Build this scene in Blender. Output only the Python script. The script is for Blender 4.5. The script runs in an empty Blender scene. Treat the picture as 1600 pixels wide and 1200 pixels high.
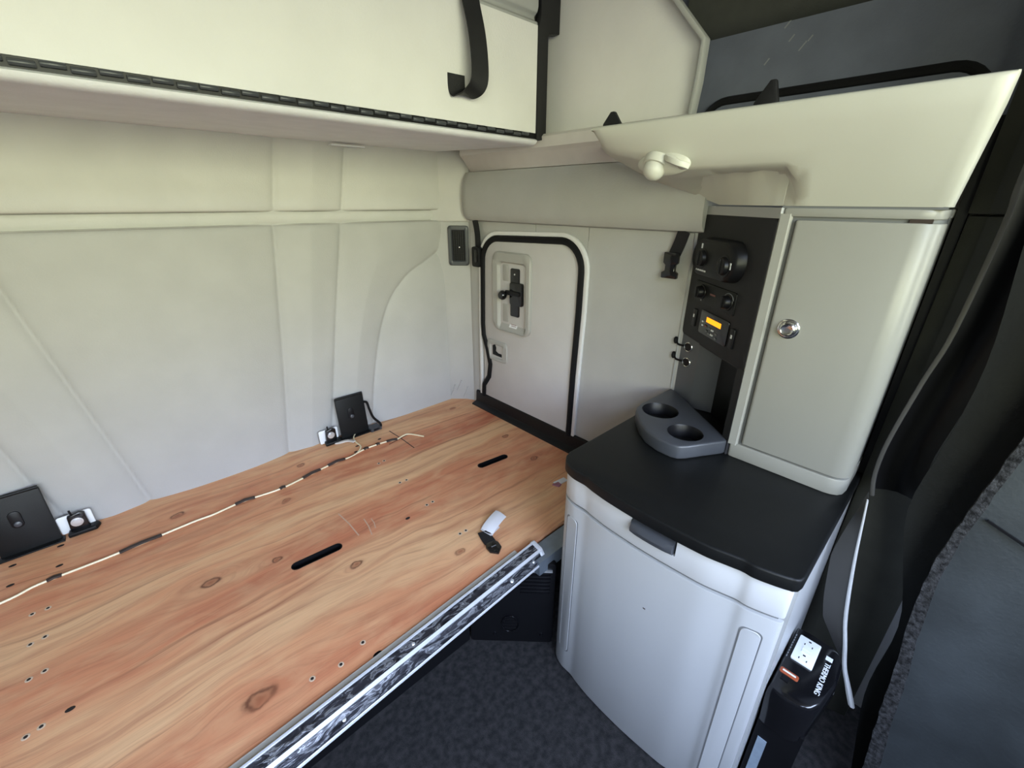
import bpy, bmesh, math, random
import numpy as np
from mathutils import Matrix, Vector

S = bpy.context.scene
COL = S.collection
random.seed(7)

# ------------------------------------------------------------------ camera
cam_d = bpy.data.cameras.new('camera')
cam_d.sensor_fit = 'HORIZONTAL'
cam_d.sensor_width = 36.0
cam_d.lens = 36.0 * 670.94 / 1600.0
cam_d.clip_start = 0.01
cam = bpy.data.objects.new('camera', cam_d)
COL.objects.link(cam)
yaw, pitch, roll = (math.radians(a) for a in (43.272, 23.043, 0.312))
fwd = Vector((math.sin(yaw) * math.cos(pitch), math.cos(yaw) * math.cos(pitch), -math.sin(pitch)))
rgt = Vector((math.cos(yaw), -math.sin(yaw), 0))
upv = rgt.cross(fwd)
r2 = rgt * math.cos(roll) + upv * math.sin(roll)
u2 = upv * math.cos(roll) - rgt * math.sin(roll)
cam.matrix_world = Matrix(((r2.x, u2.x, -fwd.x, 0), (r2.y, u2.y, -fwd.y, 0), (r2.z, u2.z, -fwd.z, 1.32), (0, 0, 0, 1)))
S.camera = cam

# ------------------------------------------------------------------ world: pale sky over a belt of trees and grey ground
w = bpy.data.worlds.new('outdoors')
S.world = w
w.use_nodes = True
wn, wl = w.node_tree.nodes, w.node_tree.links
wn.clear()
w_out = wn.new('ShaderNodeOutputWorld')
w_bg = wn.new('ShaderNodeBackground')
w_tc = wn.new('ShaderNodeTexCoord')
w_sep = wn.new('ShaderNodeSeparateXYZ')
w_map = wn.new('ShaderNodeMapRange')
w_map.inputs[1].default_value = -1
w_map.inputs[2].default_value = 1
w_rmp = wn.new('ShaderNodeValToRGB')
SKY = [(0.0, (0.16, 0.15, 0.13)), (0.44, (0.28, 0.27, 0.23)), (0.49, (0.50, 0.53, 0.32)), (0.60, (0.67, 0.69, 0.51)),
       (0.66, (0.73, 0.86, 1.14)), (1.0, (0.63, 0.83, 1.28))]
el = w_rmp.color_ramp.elements
while len(el) < len(SKY):
    el.new(0.5)
for e, (p, c) in zip(el, SKY):
    e.position = p
    e.color = (*c, 1)
wl.new(w_tc.outputs['Generated'], w_sep.inputs[0])
wl.new(w_sep.outputs['Z'], w_map.inputs[0])
wl.new(w_map.outputs[0], w_rmp.inputs[0])
wl.new(w_rmp.outputs[0], w_bg.inputs['Color'])
w_bg.inputs['Strength'].default_value = 9.0
wl.new(w_bg.outputs[0], w_out.inputs['Surface'])


def portal(name, loc, rot, sx, sy):
    """guides sampling of the daylight through a window opening; gives off no light itself"""
    d = bpy.data.lights.new(name, 'AREA')
    d.shape = 'RECTANGLE'
    d.size, d.size_y = sx, sy
    d.cycles.is_portal = True
    o = bpy.data.objects.new(name, d)
    o.location = loc
    o.rotation_euler = rot
    COL.objects.link(o)


portal('windshield_daylight', (0, -1.75, 1.43), (math.radians(90), 0, 0), 2.3, 1.15)
portal('added_roof_opening', (0, -1.0, 2.06), (0, 0, 0), 0.7, 0.6)  # unseen roof opening, added to let in more top light
portal('left_door_daylight', (-1.27, -1.1, 1.35), (math.radians(90), 0, math.radians(-90)), 0.95, 0.85)
portal('right_door_daylight', (1.27, -1.1, 1.35), (math.radians(90), 0, math.radians(90)), 0.95, 0.85)

S.view_settings.view_transform = 'Standard'
S.view_settings.look = 'None'
S.view_settings.gamma = 1.0
S.view_settings.use_curve_mapping = False
S.view_settings.exposure = 1.25
S.cycles.max_bounces = 10
S.cycles.diffuse_bounces = 6
S.cycles.use_denoising = True


# ------------------------------------------------------------------ materials
def lin(r, g, b):
    return tuple(((c / 255 / 12.92) if c / 255 <= 0.04045 else ((c / 255 + 0.055) / 1.055) ** 2.4) for c in (r, g, b))


def mat(name, col, rough=0.5, metal=0.0, spec=0.5, vary=0.0, vscale=20.0, bump=0.0, bscale=300.0, coat=0.0, col2=None, stretch=None):
    m = bpy.data.materials.new(name)
    m.use_nodes = True
    n, l = m.node_tree.nodes, m.node_tree.links
    p = n['Principled BSDF']
    p.inputs['Base Color'].default_value = (*col, 1)
    p.inputs['Roughness'].default_value = rough
    p.inputs['Metallic'].default_value = metal
    p.inputs['Specular IOR Level'].default_value = spec
    if coat:
        p.inputs['Coat Weight'].default_value = coat
    tc = n.new('ShaderNodeTexCoord')
    src = tc.outputs['Object']
    if stretch:
        mp = n.new('ShaderNodeMapping')
        mp.inputs['Scale'].default_value = stretch
        l.new(src, mp.inputs[0])
        src = mp.outputs[0]
    if vary or col2:
        t = n.new('ShaderNodeTexNoise')
        t.inputs['Scale'].default_value = vscale
        t.inputs['Detail'].default_value = 5
        l.new(src, t.inputs['Vector'])
        r = n.new('ShaderNodeValToRGB')
        c2 = col2 if col2 else tuple(c * (1 - vary) for c in col)
        r.color_ramp.elements[0].position = 0.35
        r.color_ramp.elements[1].position = 0.68
        r.color_ramp.elements[0].color = (*c2, 1)
        r.color_ramp.elements[1].color = (*col, 1)
        l.new(t.outputs['Fac'], r.inputs[0])
        l.new(r.outputs[0], p.inputs['Base Color'])
    if bump:
        t2 = n.new('ShaderNodeTexNoise')
        t2.inputs['Scale'].default_value = bscale
        t2.inputs['Detail'].default_value = 3
        l.new(src, t2.inputs['Vector'])
        b = n.new('ShaderNodeBump')
        b.inputs['Strength'].default_value = bump
        b.inputs['Distance'].default_value = 0.002
        l.new(t2.outputs['Fac'], b.inputs['Height'])
        l.new(b.outputs[0], p.inputs['Normal'])
    return m


M = {}
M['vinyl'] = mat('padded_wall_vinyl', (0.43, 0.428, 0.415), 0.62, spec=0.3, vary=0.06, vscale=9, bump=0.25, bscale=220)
M['vinyl_upper'] = mat('wall_vinyl_brightened', (0.56, 0.555, 0.53), 0.62, spec=0.3, vary=0.06, vscale=9, bump=0.25, bscale=220)  # paler copy of the wall vinyl, making up for light lost under the bunk
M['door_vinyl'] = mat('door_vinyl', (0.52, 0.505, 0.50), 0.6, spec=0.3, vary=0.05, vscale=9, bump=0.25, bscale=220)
M['fascia'] = mat('grey_plastic_lit', (0.54, 0.545, 0.545), 0.36, spec=0.5, vary=0.03, vscale=5, bump=0.06, bscale=500)  # cabinet plastic lightened; stronger light near the worktop put into the colour
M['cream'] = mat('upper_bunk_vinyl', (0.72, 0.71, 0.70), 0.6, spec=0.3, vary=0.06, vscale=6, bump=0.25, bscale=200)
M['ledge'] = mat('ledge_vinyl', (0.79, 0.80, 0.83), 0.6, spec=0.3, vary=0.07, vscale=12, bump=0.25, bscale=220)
M['mauve'] = mat('warm_grey_trim_plastic', (0.60, 0.57, 0.55), 0.5, vary=0.05, bump=0.1)
M['shelf_lit'] = mat('shelf_plastic_lit', (0.58, 0.575, 0.50), 0.42, spec=0.5, vary=0.03, vscale=5, bump=0.08, bscale=400)  # same plastic as the tower, lightened to stand for brighter light there
M['tower'] = mat('grey_plastic_shaded', (0.31, 0.305, 0.27), 0.34, spec=0.5, vary=0.03, vscale=5, bump=0.06, bscale=500)  # cabinet plastic darkened; weaker light on the tower put into the colour
M['plastic'] = mat('light_grey_plastic', (0.40, 0.405, 0.40), 0.36, spec=0.5, vary=0.03, vscale=5, bump=0.06, bscale=500)
M['frame_white'] = mat('pale_door_frame', (0.66, 0.66, 0.66), 0.4, vary=0.04)
M['plastic2'] = mat('latch_grey_plastic', (0.36, 0.355, 0.335), 0.45, vary=0.03)
M['charcoal'] = mat('charcoal_plastic', (0.0065, 0.007, 0.0072), 0.45, spec=0.24, vary=0.15, vscale=40, bump=0.15, bscale=700)
M['panel'] = mat('dark_panel_plastic', (0.019, 0.019, 0.021), 0.55, spec=0.25, vary=0.1, vscale=60, bump=0.15, bscale=800)
M['graphite'] = mat('graphite_plastic', (0.050, 0.054, 0.062), 0.36, spec=0.5, vary=0.05, bump=0.05, bscale=600)
M['socketgrey'] = mat('socket_panel_grey', (0.085, 0.09, 0.10), 0.45, vary=0.05)
M['black'] = mat('black_plastic', (0.006, 0.006, 0.007), 0.38, spec=0.25, vary=0.1)
M['gloss'] = mat('glossy_black_plastic', (0.005, 0.005, 0.006), 0.14, spec=0.6, vary=0.1)
M['rubber'] = mat('black_rubber', (0.008, 0.008, 0.009), 0.6, spec=0.15, vary=0.1)
M['webbing'] = mat('black_webbing', (0.010, 0.010, 0.012), 0.5, spec=0.35, vary=0.2, vscale=80, bump=0.5, bscale=900)
M['alu'] = mat('brushed_aluminium', (0.66, 0.68, 0.71), 0.38, metal=0.35, vary=0.1, vscale=8, stretch=(1, 30, 30))
M['aluflat'] = mat('dull_aluminium', (0.36, 0.36, 0.36), 0.55, metal=0.4, vary=0.12, vscale=10, stretch=(1, 20, 20))
M['flange'] = mat('grey_painted_flange', (0.56, 0.55, 0.52), 0.55, vary=0.1, vscale=10)
M['steel'] = mat('blue_grey_steel', (0.20, 0.235, 0.27), 0.4, metal=0.5, vary=0.15, vscale=30)
M['chrome'] = mat('chrome', (0.75, 0.75, 0.73), 0.14, metal=1.0, vary=0.03)
M['zinc'] = mat('zinc_plated_screw', (0.75, 0.77, 0.78), 0.3, metal=0.7, vary=0.1)
M['white'] = mat('white_plastic', (0.80, 0.82, 0.82), 0.4, vary=0.03)
M['paper'] = mat('white_paper', (0.72, 0.72, 0.74), 0.7, vary=0.05)
M['print'] = mat('white_print', (0.72, 0.74, 0.76), 0.5, vary=0.03)
M['greyprint'] = mat('grey_print', (0.16, 0.165, 0.17), 0.5, vary=0.03)
M['greyscuff'] = mat('grey_scuff', (0.22, 0.225, 0.24), 0.6, vary=0.1)
M['redprint'] = mat('dull_red_print', (0.18, 0.07, 0.055), 0.5, vary=0.03)
M['orangeplug'] = mat('burnt_orange_plastic', (0.32, 0.07, 0.025), 0.4, vary=0.05)
M['wire'] = mat('cream_wire', (0.80, 0.70, 0.46), 0.4, vary=0.06)
M['tape'] = mat('dark_brown_tape', (0.040, 0.024, 0.018), 0.55, vary=0.3, vscale=60)
M['clear'] = mat('milky_connector', (0.62, 0.58, 0.52), 0.25, vary=0.1)
M['pink'] = mat('mauve_print', (0.32, 0.13, 0.18), 0.6, vary=0.1)
M['hole'] = mat('dark_screw_hole', (0.012, 0.007, 0.005), 0.8, vary=0.2)
M['splinter'] = mat('pale_splintered_wood', (0.62, 0.47, 0.33), 0.7, vary=0.15, vscale=300)
M['scratch'] = mat('pale_wood_scratch', (0.56, 0.37, 0.25), 0.6, vary=0.1, vscale=200)
M['pencil'] = mat('pencil_line', (0.06, 0.032, 0.025), 0.7, vary=0.2)
M['darkwall'] = mat('dark_slate_vinyl', (0.125, 0.138, 0.180), 0.6, spec=0.35, vary=0.15, vscale=14, bump=0.3, bscale=200)
M['headliner'] = mat('dark_olive_headliner', (0.040, 0.042, 0.036), 0.8, vary=0.15, vscale=30, bump=0.3, bscale=400)
M['cab'] = mat('cab_interior_grey', (0.20, 0.20, 0.195), 0.7, vary=0.08, vscale=8)
M['pillar'] = mat('dark_pillar_trim', (0.045, 0.045, 0.036), 0.65, spec=0.35, vary=0.15, vscale=20, bump=0.2, bscale=300)
M['curtain'] = mat('black_curtain_vinyl', (0.0115, 0.013, 0.0125), 0.65, spec=0.4, vary=0.35, vscale=7, bump=0.3, bscale=150)
M['curtain2'] = mat('worn_charcoal_curtain', (0.036, 0.042, 0.044), 0.55, spec=0.45, vary=0.4, vscale=9, bump=0.35, bscale=120)
M['felt'] = mat('fuzzy_grey_hook_strip', (0.055, 0.055, 0.056), 0.95, spec=0.1, col2=(0.012, 0.012, 0.012), vscale=110, bump=1.0, bscale=350)
M['flapmat'] = mat('grey_foam_backed_trim', (0.085, 0.083, 0.08), 0.6, vary=0.08)
M['edge'] = mat('pale_foam_edge', (0.55, 0.56, 0.56), 0.6, vary=0.1)
M['label'] = mat('blue_grey_label', (0.26, 0.32, 0.38), 0.45, vary=0.12, vscale=70)
M['carpet'] = mat('charcoal_carpet', (0.044, 0.042, 0.042), 0.95, spec=0.1, col2=(0.020, 0.0195, 0.020), vscale=55, bump=1.0, bscale=420)


def foil_mat():
    m = bpy.data.materials.new('crinkled_foil_tape_remains')
    m.use_nodes = True
    n, l = m.node_tree.nodes, m.node_tree.links
    p = n['Principled BSDF']
    tc = n.new('ShaderNodeTexCoord')
    mp = n.new('ShaderNodeMapping')
    mp.inputs['Scale'].default_value = (22, 75, 75)
    mp.inputs['Rotation'].default_value = (0, 0, 0.35)
    l.new(tc.outputs['Object'], mp.inputs[0])
    t = n.new('ShaderNodeTexNoise')
    t.inputs['Scale'].default_value = 1.0
    t.inputs['Detail'].default_value = 6
    t.inputs['Distortion'].default_value = 1.6
    l.new(mp.outputs[0], t.inputs['Vector'])
    r = n.new('ShaderNodeValToRGB')
    cs = [(0.30, (0.012, 0.012, 0.016)), (0.50, (0.05, 0.05, 0.06)), (0.57, (0.30, 0.31, 0.33)), (0.62, (0.06, 0.06, 0.07)), (0.72, (0.42, 0.44, 0.47))]
    while len(r.color_ramp.elements) < len(cs):
        r.color_ramp.elements.new(0.5)
    for e, (q, c) in zip(r.color_ramp.elements, cs):
        e.position = q
        e.color = (*c, 1)
    l.new(t.outputs['Fac'], r.inputs[0])
    l.new(r.outputs[0], p.inputs['Base Color'])
    p.inputs['Metallic'].default_value = 0.6
    p.inputs['Roughness'].default_value = 0.35
    b = n.new('ShaderNodeBump')
    b.inputs['Strength'].default_value = 0.9
    b.inputs['Distance'].default_value = 0.004
    l.new(t.outputs['Fac'], b.inputs['Height'])
    l.new(b.outputs[0], p.inputs['Normal'])
    return m


M['foil'] = foil_mat()

KNOTS = [(-0.003, 1.177, 1.0), (0.153, 1.143, 0.7), (0.312, 0.969, 0.8), (0.007, 0.765, 1.3), (-0.025, 1.564, 0.8), (0.26, 1.403, 0.8),
         (0.371, 1.592, 0.7), (1.108, 1.216, 0.7), (1.076, 1.009, 0.8), (1.101, 1.601, 0.7), (0.554, 0.81, 0.7)]


def wood_mat():
    m = bpy.data.materials.new('plywood_face_veneer')
    m.use_nodes = True
    nt = m.node_tree
    n, l = nt.nodes, nt.links
    p = n['Principled BSDF']
    tc = n.new('ShaderNodeTexCoord')
    sep = n.new('ShaderNodeSeparateXYZ')
    l.new(tc.outputs['Object'], sep.inputs[0])
    X, Y = sep.outputs['X'], sep.outputs['Y']

    def ma(op, a, b=None, c=None):
        q = n.new('ShaderNodeMath')
        q.operation = op
        for i, v in enumerate((a, b, c)):
            if v is None:
                continue
            if isinstance(v, (int, float)):
                q.inputs[i].default_value = v
            else:
                l.new(v, q.inputs[i])
        return q.outputs[0]

    def noise(x, y, scale, det=4, z=0.0, dist=0.0):
        c = n.new('ShaderNodeCombineXYZ')
        l.new(x, c.inputs[0])
        l.new(y, c.inputs[1])
        c.inputs[2].default_value = z
        t = n.new('ShaderNodeTexNoise')
        t.inputs['Scale'].default_value = scale
        t.inputs['Detail'].default_value = det
        t.inputs['Distortion'].default_value = dist
        l.new(c.outputs[0], t.inputs['Vector'])
        return t.outputs['Fac']

    def ramp(v, stops):
        r = n.new('ShaderNodeValToRGB')
        while len(r.color_ramp.elements) < len(stops):
            r.color_ramp.elements.new(0.5)
        for e, (q, c) in zip(r.color_ramp.elements, stops):
            e.position = q
            e.color = (*c, 1) if isinstance(c, tuple) else (c, c, c, 1)
        l.new(v, r.inputs[0])
        return r.outputs[0]

    def mix(f, a, b, mode='MIX'):
        q = n.new('ShaderNodeMix')
        q.data_type = 'RGBA'
        q.blend_type = mode
        if isinstance(f, (int, float)):
            q.inputs[0].default_value = f
        else:
            l.new(f, q.inputs[0])
        for i, v in ((6, a), (7, b)):
            if isinstance(v, tuple):
                q.inputs[i].default_value = (*v, 1)
            else:
                l.new(v, q.inputs[i])
        return q.outputs[2]

    X0, Y0 = X, Y
    wob = ma('SUBTRACT', noise(ma('MULTIPLY', X, 30), ma('MULTIPLY', Y, 30), 1.0, 3, 4.4), 0.5)
    wob2 = ma('SUBTRACT', noise(ma('MULTIPLY', X, 30), ma('MULTIPLY', Y, 30), 1.0, 3, 8.4), 0.5)
    KX, KY = ma('ADD', X, ma('MULTIPLY', wob, 0.028)), ma('ADD', Y, ma('MULTIPLY', wob2, 0.020))
    bend = None
    core = None
    ring = None
    for kx, ky, ks in KNOTS:
        dx = ma('MULTIPLY', ma('SUBTRACT', X, kx), 1 / (0.10 * ks))
        dy = ma('MULTIPLY', ma('SUBTRACT', Y, ky), 1 / (0.042 * ks))
        dd = ma('ADD', ma('MULTIPLY', dx, dx), ma('MULTIPLY', dy, dy))
        g = ma('EXPONENT', ma('MULTIPLY', dd, -1.0))
        sg = ma('MULTIPLY', g, ma('MULTIPLY', dy, 0.055 * ks))
        bend = sg if bend is None else ma('ADD', bend, sg)
        dx2 = ma('MULTIPLY', ma('SUBTRACT', KX, kx), 1 / (0.021 * ks))
        dy2 = ma('MULTIPLY', ma('SUBTRACT', KY, ky), 1 / (0.014 * ks))
        d2 = ma('SQRT', ma('ADD', ma('MULTIPLY', dx2, dx2), ma('MULTIPLY', dy2, dy2)))
        c = ma('EXPONENT', ma('MULTIPLY', ma('MULTIPLY', d2, d2), -1.2))
        core = c if core is None else ma('ADD', core, c)
        e = ma('SUBTRACT', d2, 0.95)
        rg = ma('EXPONENT', ma('MULTIPLY', ma('MULTIPLY', e, e), -22.0))
        ring = rg if ring is None else ma('ADD', ring, rg)
    xs = ma('MULTIPLY', X, 1.0)
    warp = noise(ma('MULTIPLY', X, 1.6), ma('MULTIPLY', Y, 3.0), 1.0, 3, 3.1)
    v = ma('ADD', ma('SUBTRACT', Y, bend), ma('MULTIPLY', ma('SUBTRACT', warp, 0.5), 0.16))
    v = ma('ADD', v, ma('MULTIPLY', X, 0.035))
    band = noise(ma('MULTIPLY', X, 0.55), ma('MULTIPLY', v, 6.0), 1.0, 3, 1.3)
    streak = noise(ma('MULTIPLY', X, 2.2), ma('MULTIPLY', v, 48), 1.0, 7, 7.7)
    fine = noise(ma('MULTIPLY', X, 14), ma('MULTIPLY', v, 420), 1.0, 4, 2.2)
    mott = noise(ma('MULTIPLY', X, 9), ma('MULTIPLY', Y, 22), 1.0, 5, 5.0, 0.6)
    base = ramp(band, [(0.36, lin(220, 174, 130)), (0.46, lin(214, 157, 115)), (0.55, lin(202, 134, 97)), (0.68, lin(184, 108, 77))])
    base = mix(ramp(streak, [(0.45, 0.0), (0.72, 0.48)]), base, lin(150, 88, 64))
    base = mix(ramp(mott, [(0.42, 0.0), (0.70, 0.36)]), base, lin(226, 188, 142))
    base = mix(ramp(fine, [(0.50, 0.0), (0.75, 0.25)]), base, lin(112, 68, 50))
    # growth-ring lines that sweep round the knots
    ln = ma('PINGPONG', ma('ADD', ma('MULTIPLY', v, 17.0), ma('MULTIPLY', streak, 0.75)), 0.5)
    lines = ma('EXPONENT', ma('MULTIPLY', ma('MULTIPLY', ln, ln), -260.0))
    lmask = ramp(noise(ma('MULTIPLY', X, 1.4), ma('MULTIPLY', v, 11), 1.0, 3, 9.0), [(0.47, 0.0), (0.66, 0.62)])
    base = mix(ma('MULTIPLY', lines, lmask), base, lin(112, 62, 43))
    base = mix(ma('MINIMUM', ma('MULTIPLY', core, 0.8), 0.8), base, lin(140, 78, 52))
    base = mix(ma('MULTIPLY', ring, ma('MULTIPLY', ramp(mott, [(0.35, 0.35), (0.6, 0.85)]), 1.0)), base, lin(78, 40, 28))
    l.new(base, p.inputs['Base Color'])
    p.inputs['Roughness'].default_value = 0.48
    p.inputs['Specular IOR Level'].default_value = 0.35
    b = n.new('ShaderNodeBump')
    b.inputs['Strength'].default_value = 0.25
    b.inputs['Distance'].default_value = 0.0015
    l.new(fine, b.inputs['Height'])
    l.new(b.outputs[0], p.inputs['Normal'])
    return m


M['groove'] = mat('grey_groove', (0.15, 0.155, 0.155), 0.5, vary=0.05)
M['wood'] = wood_mat()
M['woodedge'] = mat('plywood_edge', lin(150, 105, 75), 0.7, vary=0.4, vscale=120, stretch=(1, 1, 30))


def emit_mat(name, col, strength):
    m = bpy.data.materials.new(name)
    m.use_nodes = True
    p = m.node_tree.nodes['Principled BSDF']
    p.inputs['Base Color'].default_value = (*col, 1)
    p.inputs['Emission Color'].default_value = (*col, 1)
    p.inputs['Emission Strength'].default_value = strength
    return m


M['lcd'] = emit_mat('amber_lcd', (1.0, 0.30, 0.006), 0.75)


# ------------------------------------------------------------------ mesh helpers
def bm_new():
    return bmesh.new()


def bevel(bm, off, seg=2, ang=0.5):
    es = [e for e in bm.edges if len(e.link_faces) == 2 and e.calc_face_angle(0) > ang]
    if es and off > 0:
        bmesh.ops.bevel(bm, geom=es, offset=off, segments=seg, affect='EDGES', clamp_overlap=True, profile=0.5)


def box(bm, x0, x1, y0, y1, z0, z1):
    vs = [bm.verts.new(c) for c in ((x0, y0, z0), (x1, y0, z0), (x1, y1, z0), (x0, y1, z0), (x0, y0, z1), (x1, y0, z1), (x1, y1, z1), (x0, y1, z1))]
    for f in ((3, 2, 1, 0), (4, 5, 6, 7), (0, 1, 5, 4), (1, 2, 6, 5), (2, 3, 7, 6), (3, 0, 4, 7)):
        bm.faces.new([vs[i] for i in f])
    return vs


def bbox(x0, x1, y0, y1, z0, z1, bev=0.0, seg=2):
    bm = bm_new()
    box(bm, x0, x1, y0, y1, z0, z1)
    bevel(bm, bev, seg)
    return bm


def prism(bm, pts, a, b, axis='z'):
    """closed polygon extruded a..b along axis; pts are (x,y) for z, (x,z) for y, (y,z) for x"""
    def P(p, t):
        return {'z': (p[0], p[1], t), 'y': (p[0], t, p[1]), 'x': (t, p[0], p[1])}[axis]
    A = [bm.verts.new(P(p, a)) for p in pts]
    B = [bm.verts.new(P(p, b)) for p in pts]
    n = len(pts)
    bm.faces.new(A)
    bm.faces.new(B[::-1])
    for i in range(n):
        j = (i + 1) % n
        bm.faces.new((A[i], B[i], B[j], A[j]))
    bmesh.ops.recalc_face_normals(bm, faces=bm.faces[:])


def bprism(pts, a, b, axis='z', bev=0.0, seg=2):
    bm = bm_new()
    prism(bm, pts, a, b, axis)
    bevel(bm, bev, seg)
    return bm


def rrect(cx, cy, w, h, r, n=5):
    r = min(r, w / 2 - 1e-5, h / 2 - 1e-5)
    out = []
    for qx, qy, a0 in ((1, 1, 0), (-1, 1, 90), (-1, -1, 180), (1, -1, 270)):
        for i in range(n + 1):
            a = math.radians(a0 + 90 * i / n)
            out.append((cx + qx * (w / 2 - r) + r * math.cos(a), cy + qy * (h / 2 - r) + r * math.sin(a)))
    return out


def smooth_path(pts, n=8, closed=False):
    P = [Vector(p) for p in pts]
    out = []
    m = len(P)
    rng = range(m) if closed else range(m - 1)
    for i in rng:
        if closed:
            p0, p1, p2, p3 = P[(i - 1) % m], P[i], P[(i + 1) % m], P[(i + 2) % m]
        else:
            p0, p1, p2, p3 = P[max(i - 1, 0)], P[i], P[i + 1], P[min(i + 2, m - 1)]
        for k in range(n):
            t = k / n
            out.append(0.5 * ((2 * p1) + (p2 - p0) * t + (2 * p0 - 5 * p1 + 4 * p2 - p3) * t * t + (3 * p1 - p0 - 3 * p2 + p3) * t ** 3))
    if not closed:
        out.append(P[-1])
    return out


def sweep(bm, path, prof, upn=(0, 0, 1), closed=False, caps=True):
    """sweeps a closed 2D profile [(side, up)] along a 3D path, up kept near upn"""
    P = [Vector(p) for p in path]
    n = len(P)
    rings = []
    U = Vector(upn)
    for i in range(n):
        a = P[(i - 1) % n] if (closed or i > 0) else P[i]
        b = P[(i + 1) % n] if (closed or i < n - 1) else P[i]
        t = (b - a).normalized()
        s = t.cross(U)
        s = s.normalized() if s.length > 1e-6 else Vector((1, 0, 0))
        u = s.cross(t).normalized()
        rings.append([bm.verts.new(P[i] + s * q[0] + u * q[1]) for q in prof])
    m = len(prof)
    for i in range(n if closed else n - 1):
        A, B = rings[i], rings[(i + 1) % n]
        for k in range(m):
            bm.faces.new((A[k], A[(k + 1) % m], B[(k + 1) % m], B[k]))
    if caps and not closed:
        bm.faces.new(rings[0][::-1])
        bm.faces.new(rings[-1])
    bmesh.ops.recalc_face_normals(bm, faces=bm.faces[:])


def circ(r, n=8):
    return [(r * math.cos(2 * math.pi * i / n), r * math.sin(2 * math.pi * i / n)) for i in range(n)]


def rprof(w, t):
    return [(-w / 2, -t / 2), (w / 2, -t / 2), (w / 2, t / 2), (-w / 2, t / 2)]


def lathe(bm, prof, origin, axis, n=20):
    """profile [(r, h)] turned about axis through origin"""
    o = Vector(origin)
    a = Vector(axis).normalized()
    s = a.orthogonal().normalized()
    t = a.cross(s)
    rings = []
    for r, h in prof:
        rings.append([bm.verts.new(o + a * h + (s * math.cos(2 * math.pi * k / n) + t * math.sin(2 * math.pi * k / n)) * max(r, 1e-5)) for k in range(n)])
    for A, B in zip(rings, rings[1:]):
        for k in range(n):
            bm.faces.new((A[k], A[(k + 1) % n], B[(k + 1) % n], B[k]))
    bm.faces.new(rings[0][::-1])
    bm.faces.new(rings[-1])
    bmesh.ops.recalc_face_normals(bm, faces=bm.faces[:])


def loft(bm, secs, caps=True):
    R = [[bm.verts.new(p) for p in s] for s in secs]
    m = len(secs[0])
    for A, B in zip(R, R[1:]):
        for k in range(m):
            bm.faces.new((A[k], A[(k + 1) % m], B[(k + 1) % m], B[k]))
    if caps:
        bm.faces.new(R[0][::-1])
        bm.faces.new(R[-1])
    bmesh.ops.recalc_face_normals(bm, faces=bm.faces[:])


def sheet(rows, thick, nrm=None):
    """grid of points turned into a thin solid along nrm"""
    bm = bm_new()
    N = Vector(nrm) * thick
    A = [[bm.verts.new(p) for p in r] for r in rows]
    B = [[bm.verts.new(Vector(p) + N) for p in r] for r in rows]
    ni, nj = len(rows), len(rows[0])
    for i in range(ni - 1):
        for j in range(nj - 1):
            bm.faces.new((A[i][j], A[i][j + 1], A[i + 1][j + 1], A[i + 1][j]))
            bm.faces.new((B[i][j], B[i + 1][j], B[i + 1][j + 1], B[i][j + 1]))
    for i in range(ni - 1):
        bm.faces.new((A[i][0], A[i + 1][0], B[i + 1][0], B[i][0]))
        bm.faces.new((A[i][-1], B[i][-1], B[i + 1][-1], A[i + 1][-1]))
    for j in range(nj - 1):
        bm.faces.new((A[0][j], B[0][j], B[0][j + 1], A[0][j + 1]))
        bm.faces.new((A[-1][j], A[-1][j + 1], B[-1][j + 1], B[-1][j]))
    bmesh.ops.recalc_face_normals(bm, faces=bm.faces[:])
    return bm


def dish(outer, inner, y0, yf, y1, r=0.003):
    """plate with outline outer rising to y1 and a recess with outline inner down to yf (local x, z)"""
    bm = bm_new()
    ox, oz = sum(p[0] for p in outer) / len(outer), sum(p[1] for p in outer) / len(outer)
    ix, iz = sum(p[0] for p in inner) / len(inner), sum(p[1] for p in inner) / len(inner)

    def grow(pts, cx, cz, d):
        return [(x + (d if x > cx else -d), z + (d if z > cz else -d)) for x, z in pts]
    rings = [(outer, y0), (outer, y1 - r), (grow(outer, ox, oz, -r), y1), (grow(inner, ix, iz, r), y1), (inner, y1 - r), (grow(inner, ix, iz, -0.004), yf + r), (grow(inner, ix, iz, -0.004 - r), yf)]
    loft(bm, [[(x, y, z) for x, z in pts] for pts, y in rings])
    return bm


def obj(name, bm, m, parent=None, frame=None, sharp=38):
    if frame is not None:
        bm.transform(frame)
    me = bpy.data.meshes.new(name)
    bm.to_mesh(me)
    bm.free()
    me.polygons.foreach_set('use_smooth', [True] * len(me.polygons))
    me.set_sharp_from_angle(angle=math.radians(sharp))
    me.materials.append(M[m] if isinstance(m, str) else m)
    o = bpy.data.objects.new(name, me)
    COL.objects.link(o)
    if parent is not None:
        o.parent = parent
        o.matrix_parent_inverse = root_matrix(parent).inverted()
    return o


def root_matrix(o):
    mtx = Matrix.Translation(o.location)
    return (root_matrix(o.parent) @ o.matrix_parent_inverse @ mtx) if o.parent else mtx


def tag(o, label, cat, group=None, kind=None):
    o['label'] = label
    o['category'] = cat
    if group:
        o['group'] = group
    if kind:
        o['kind'] = kind
    return o


def thing(name, loc, label, cat, group=None, kind=None):
    o = bpy.data.objects.new(name, None)
    o.empty_display_size = 0.05
    o.location = loc
    COL.objects.link(o)
    return tag(o, label, cat, group, kind)


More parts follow.
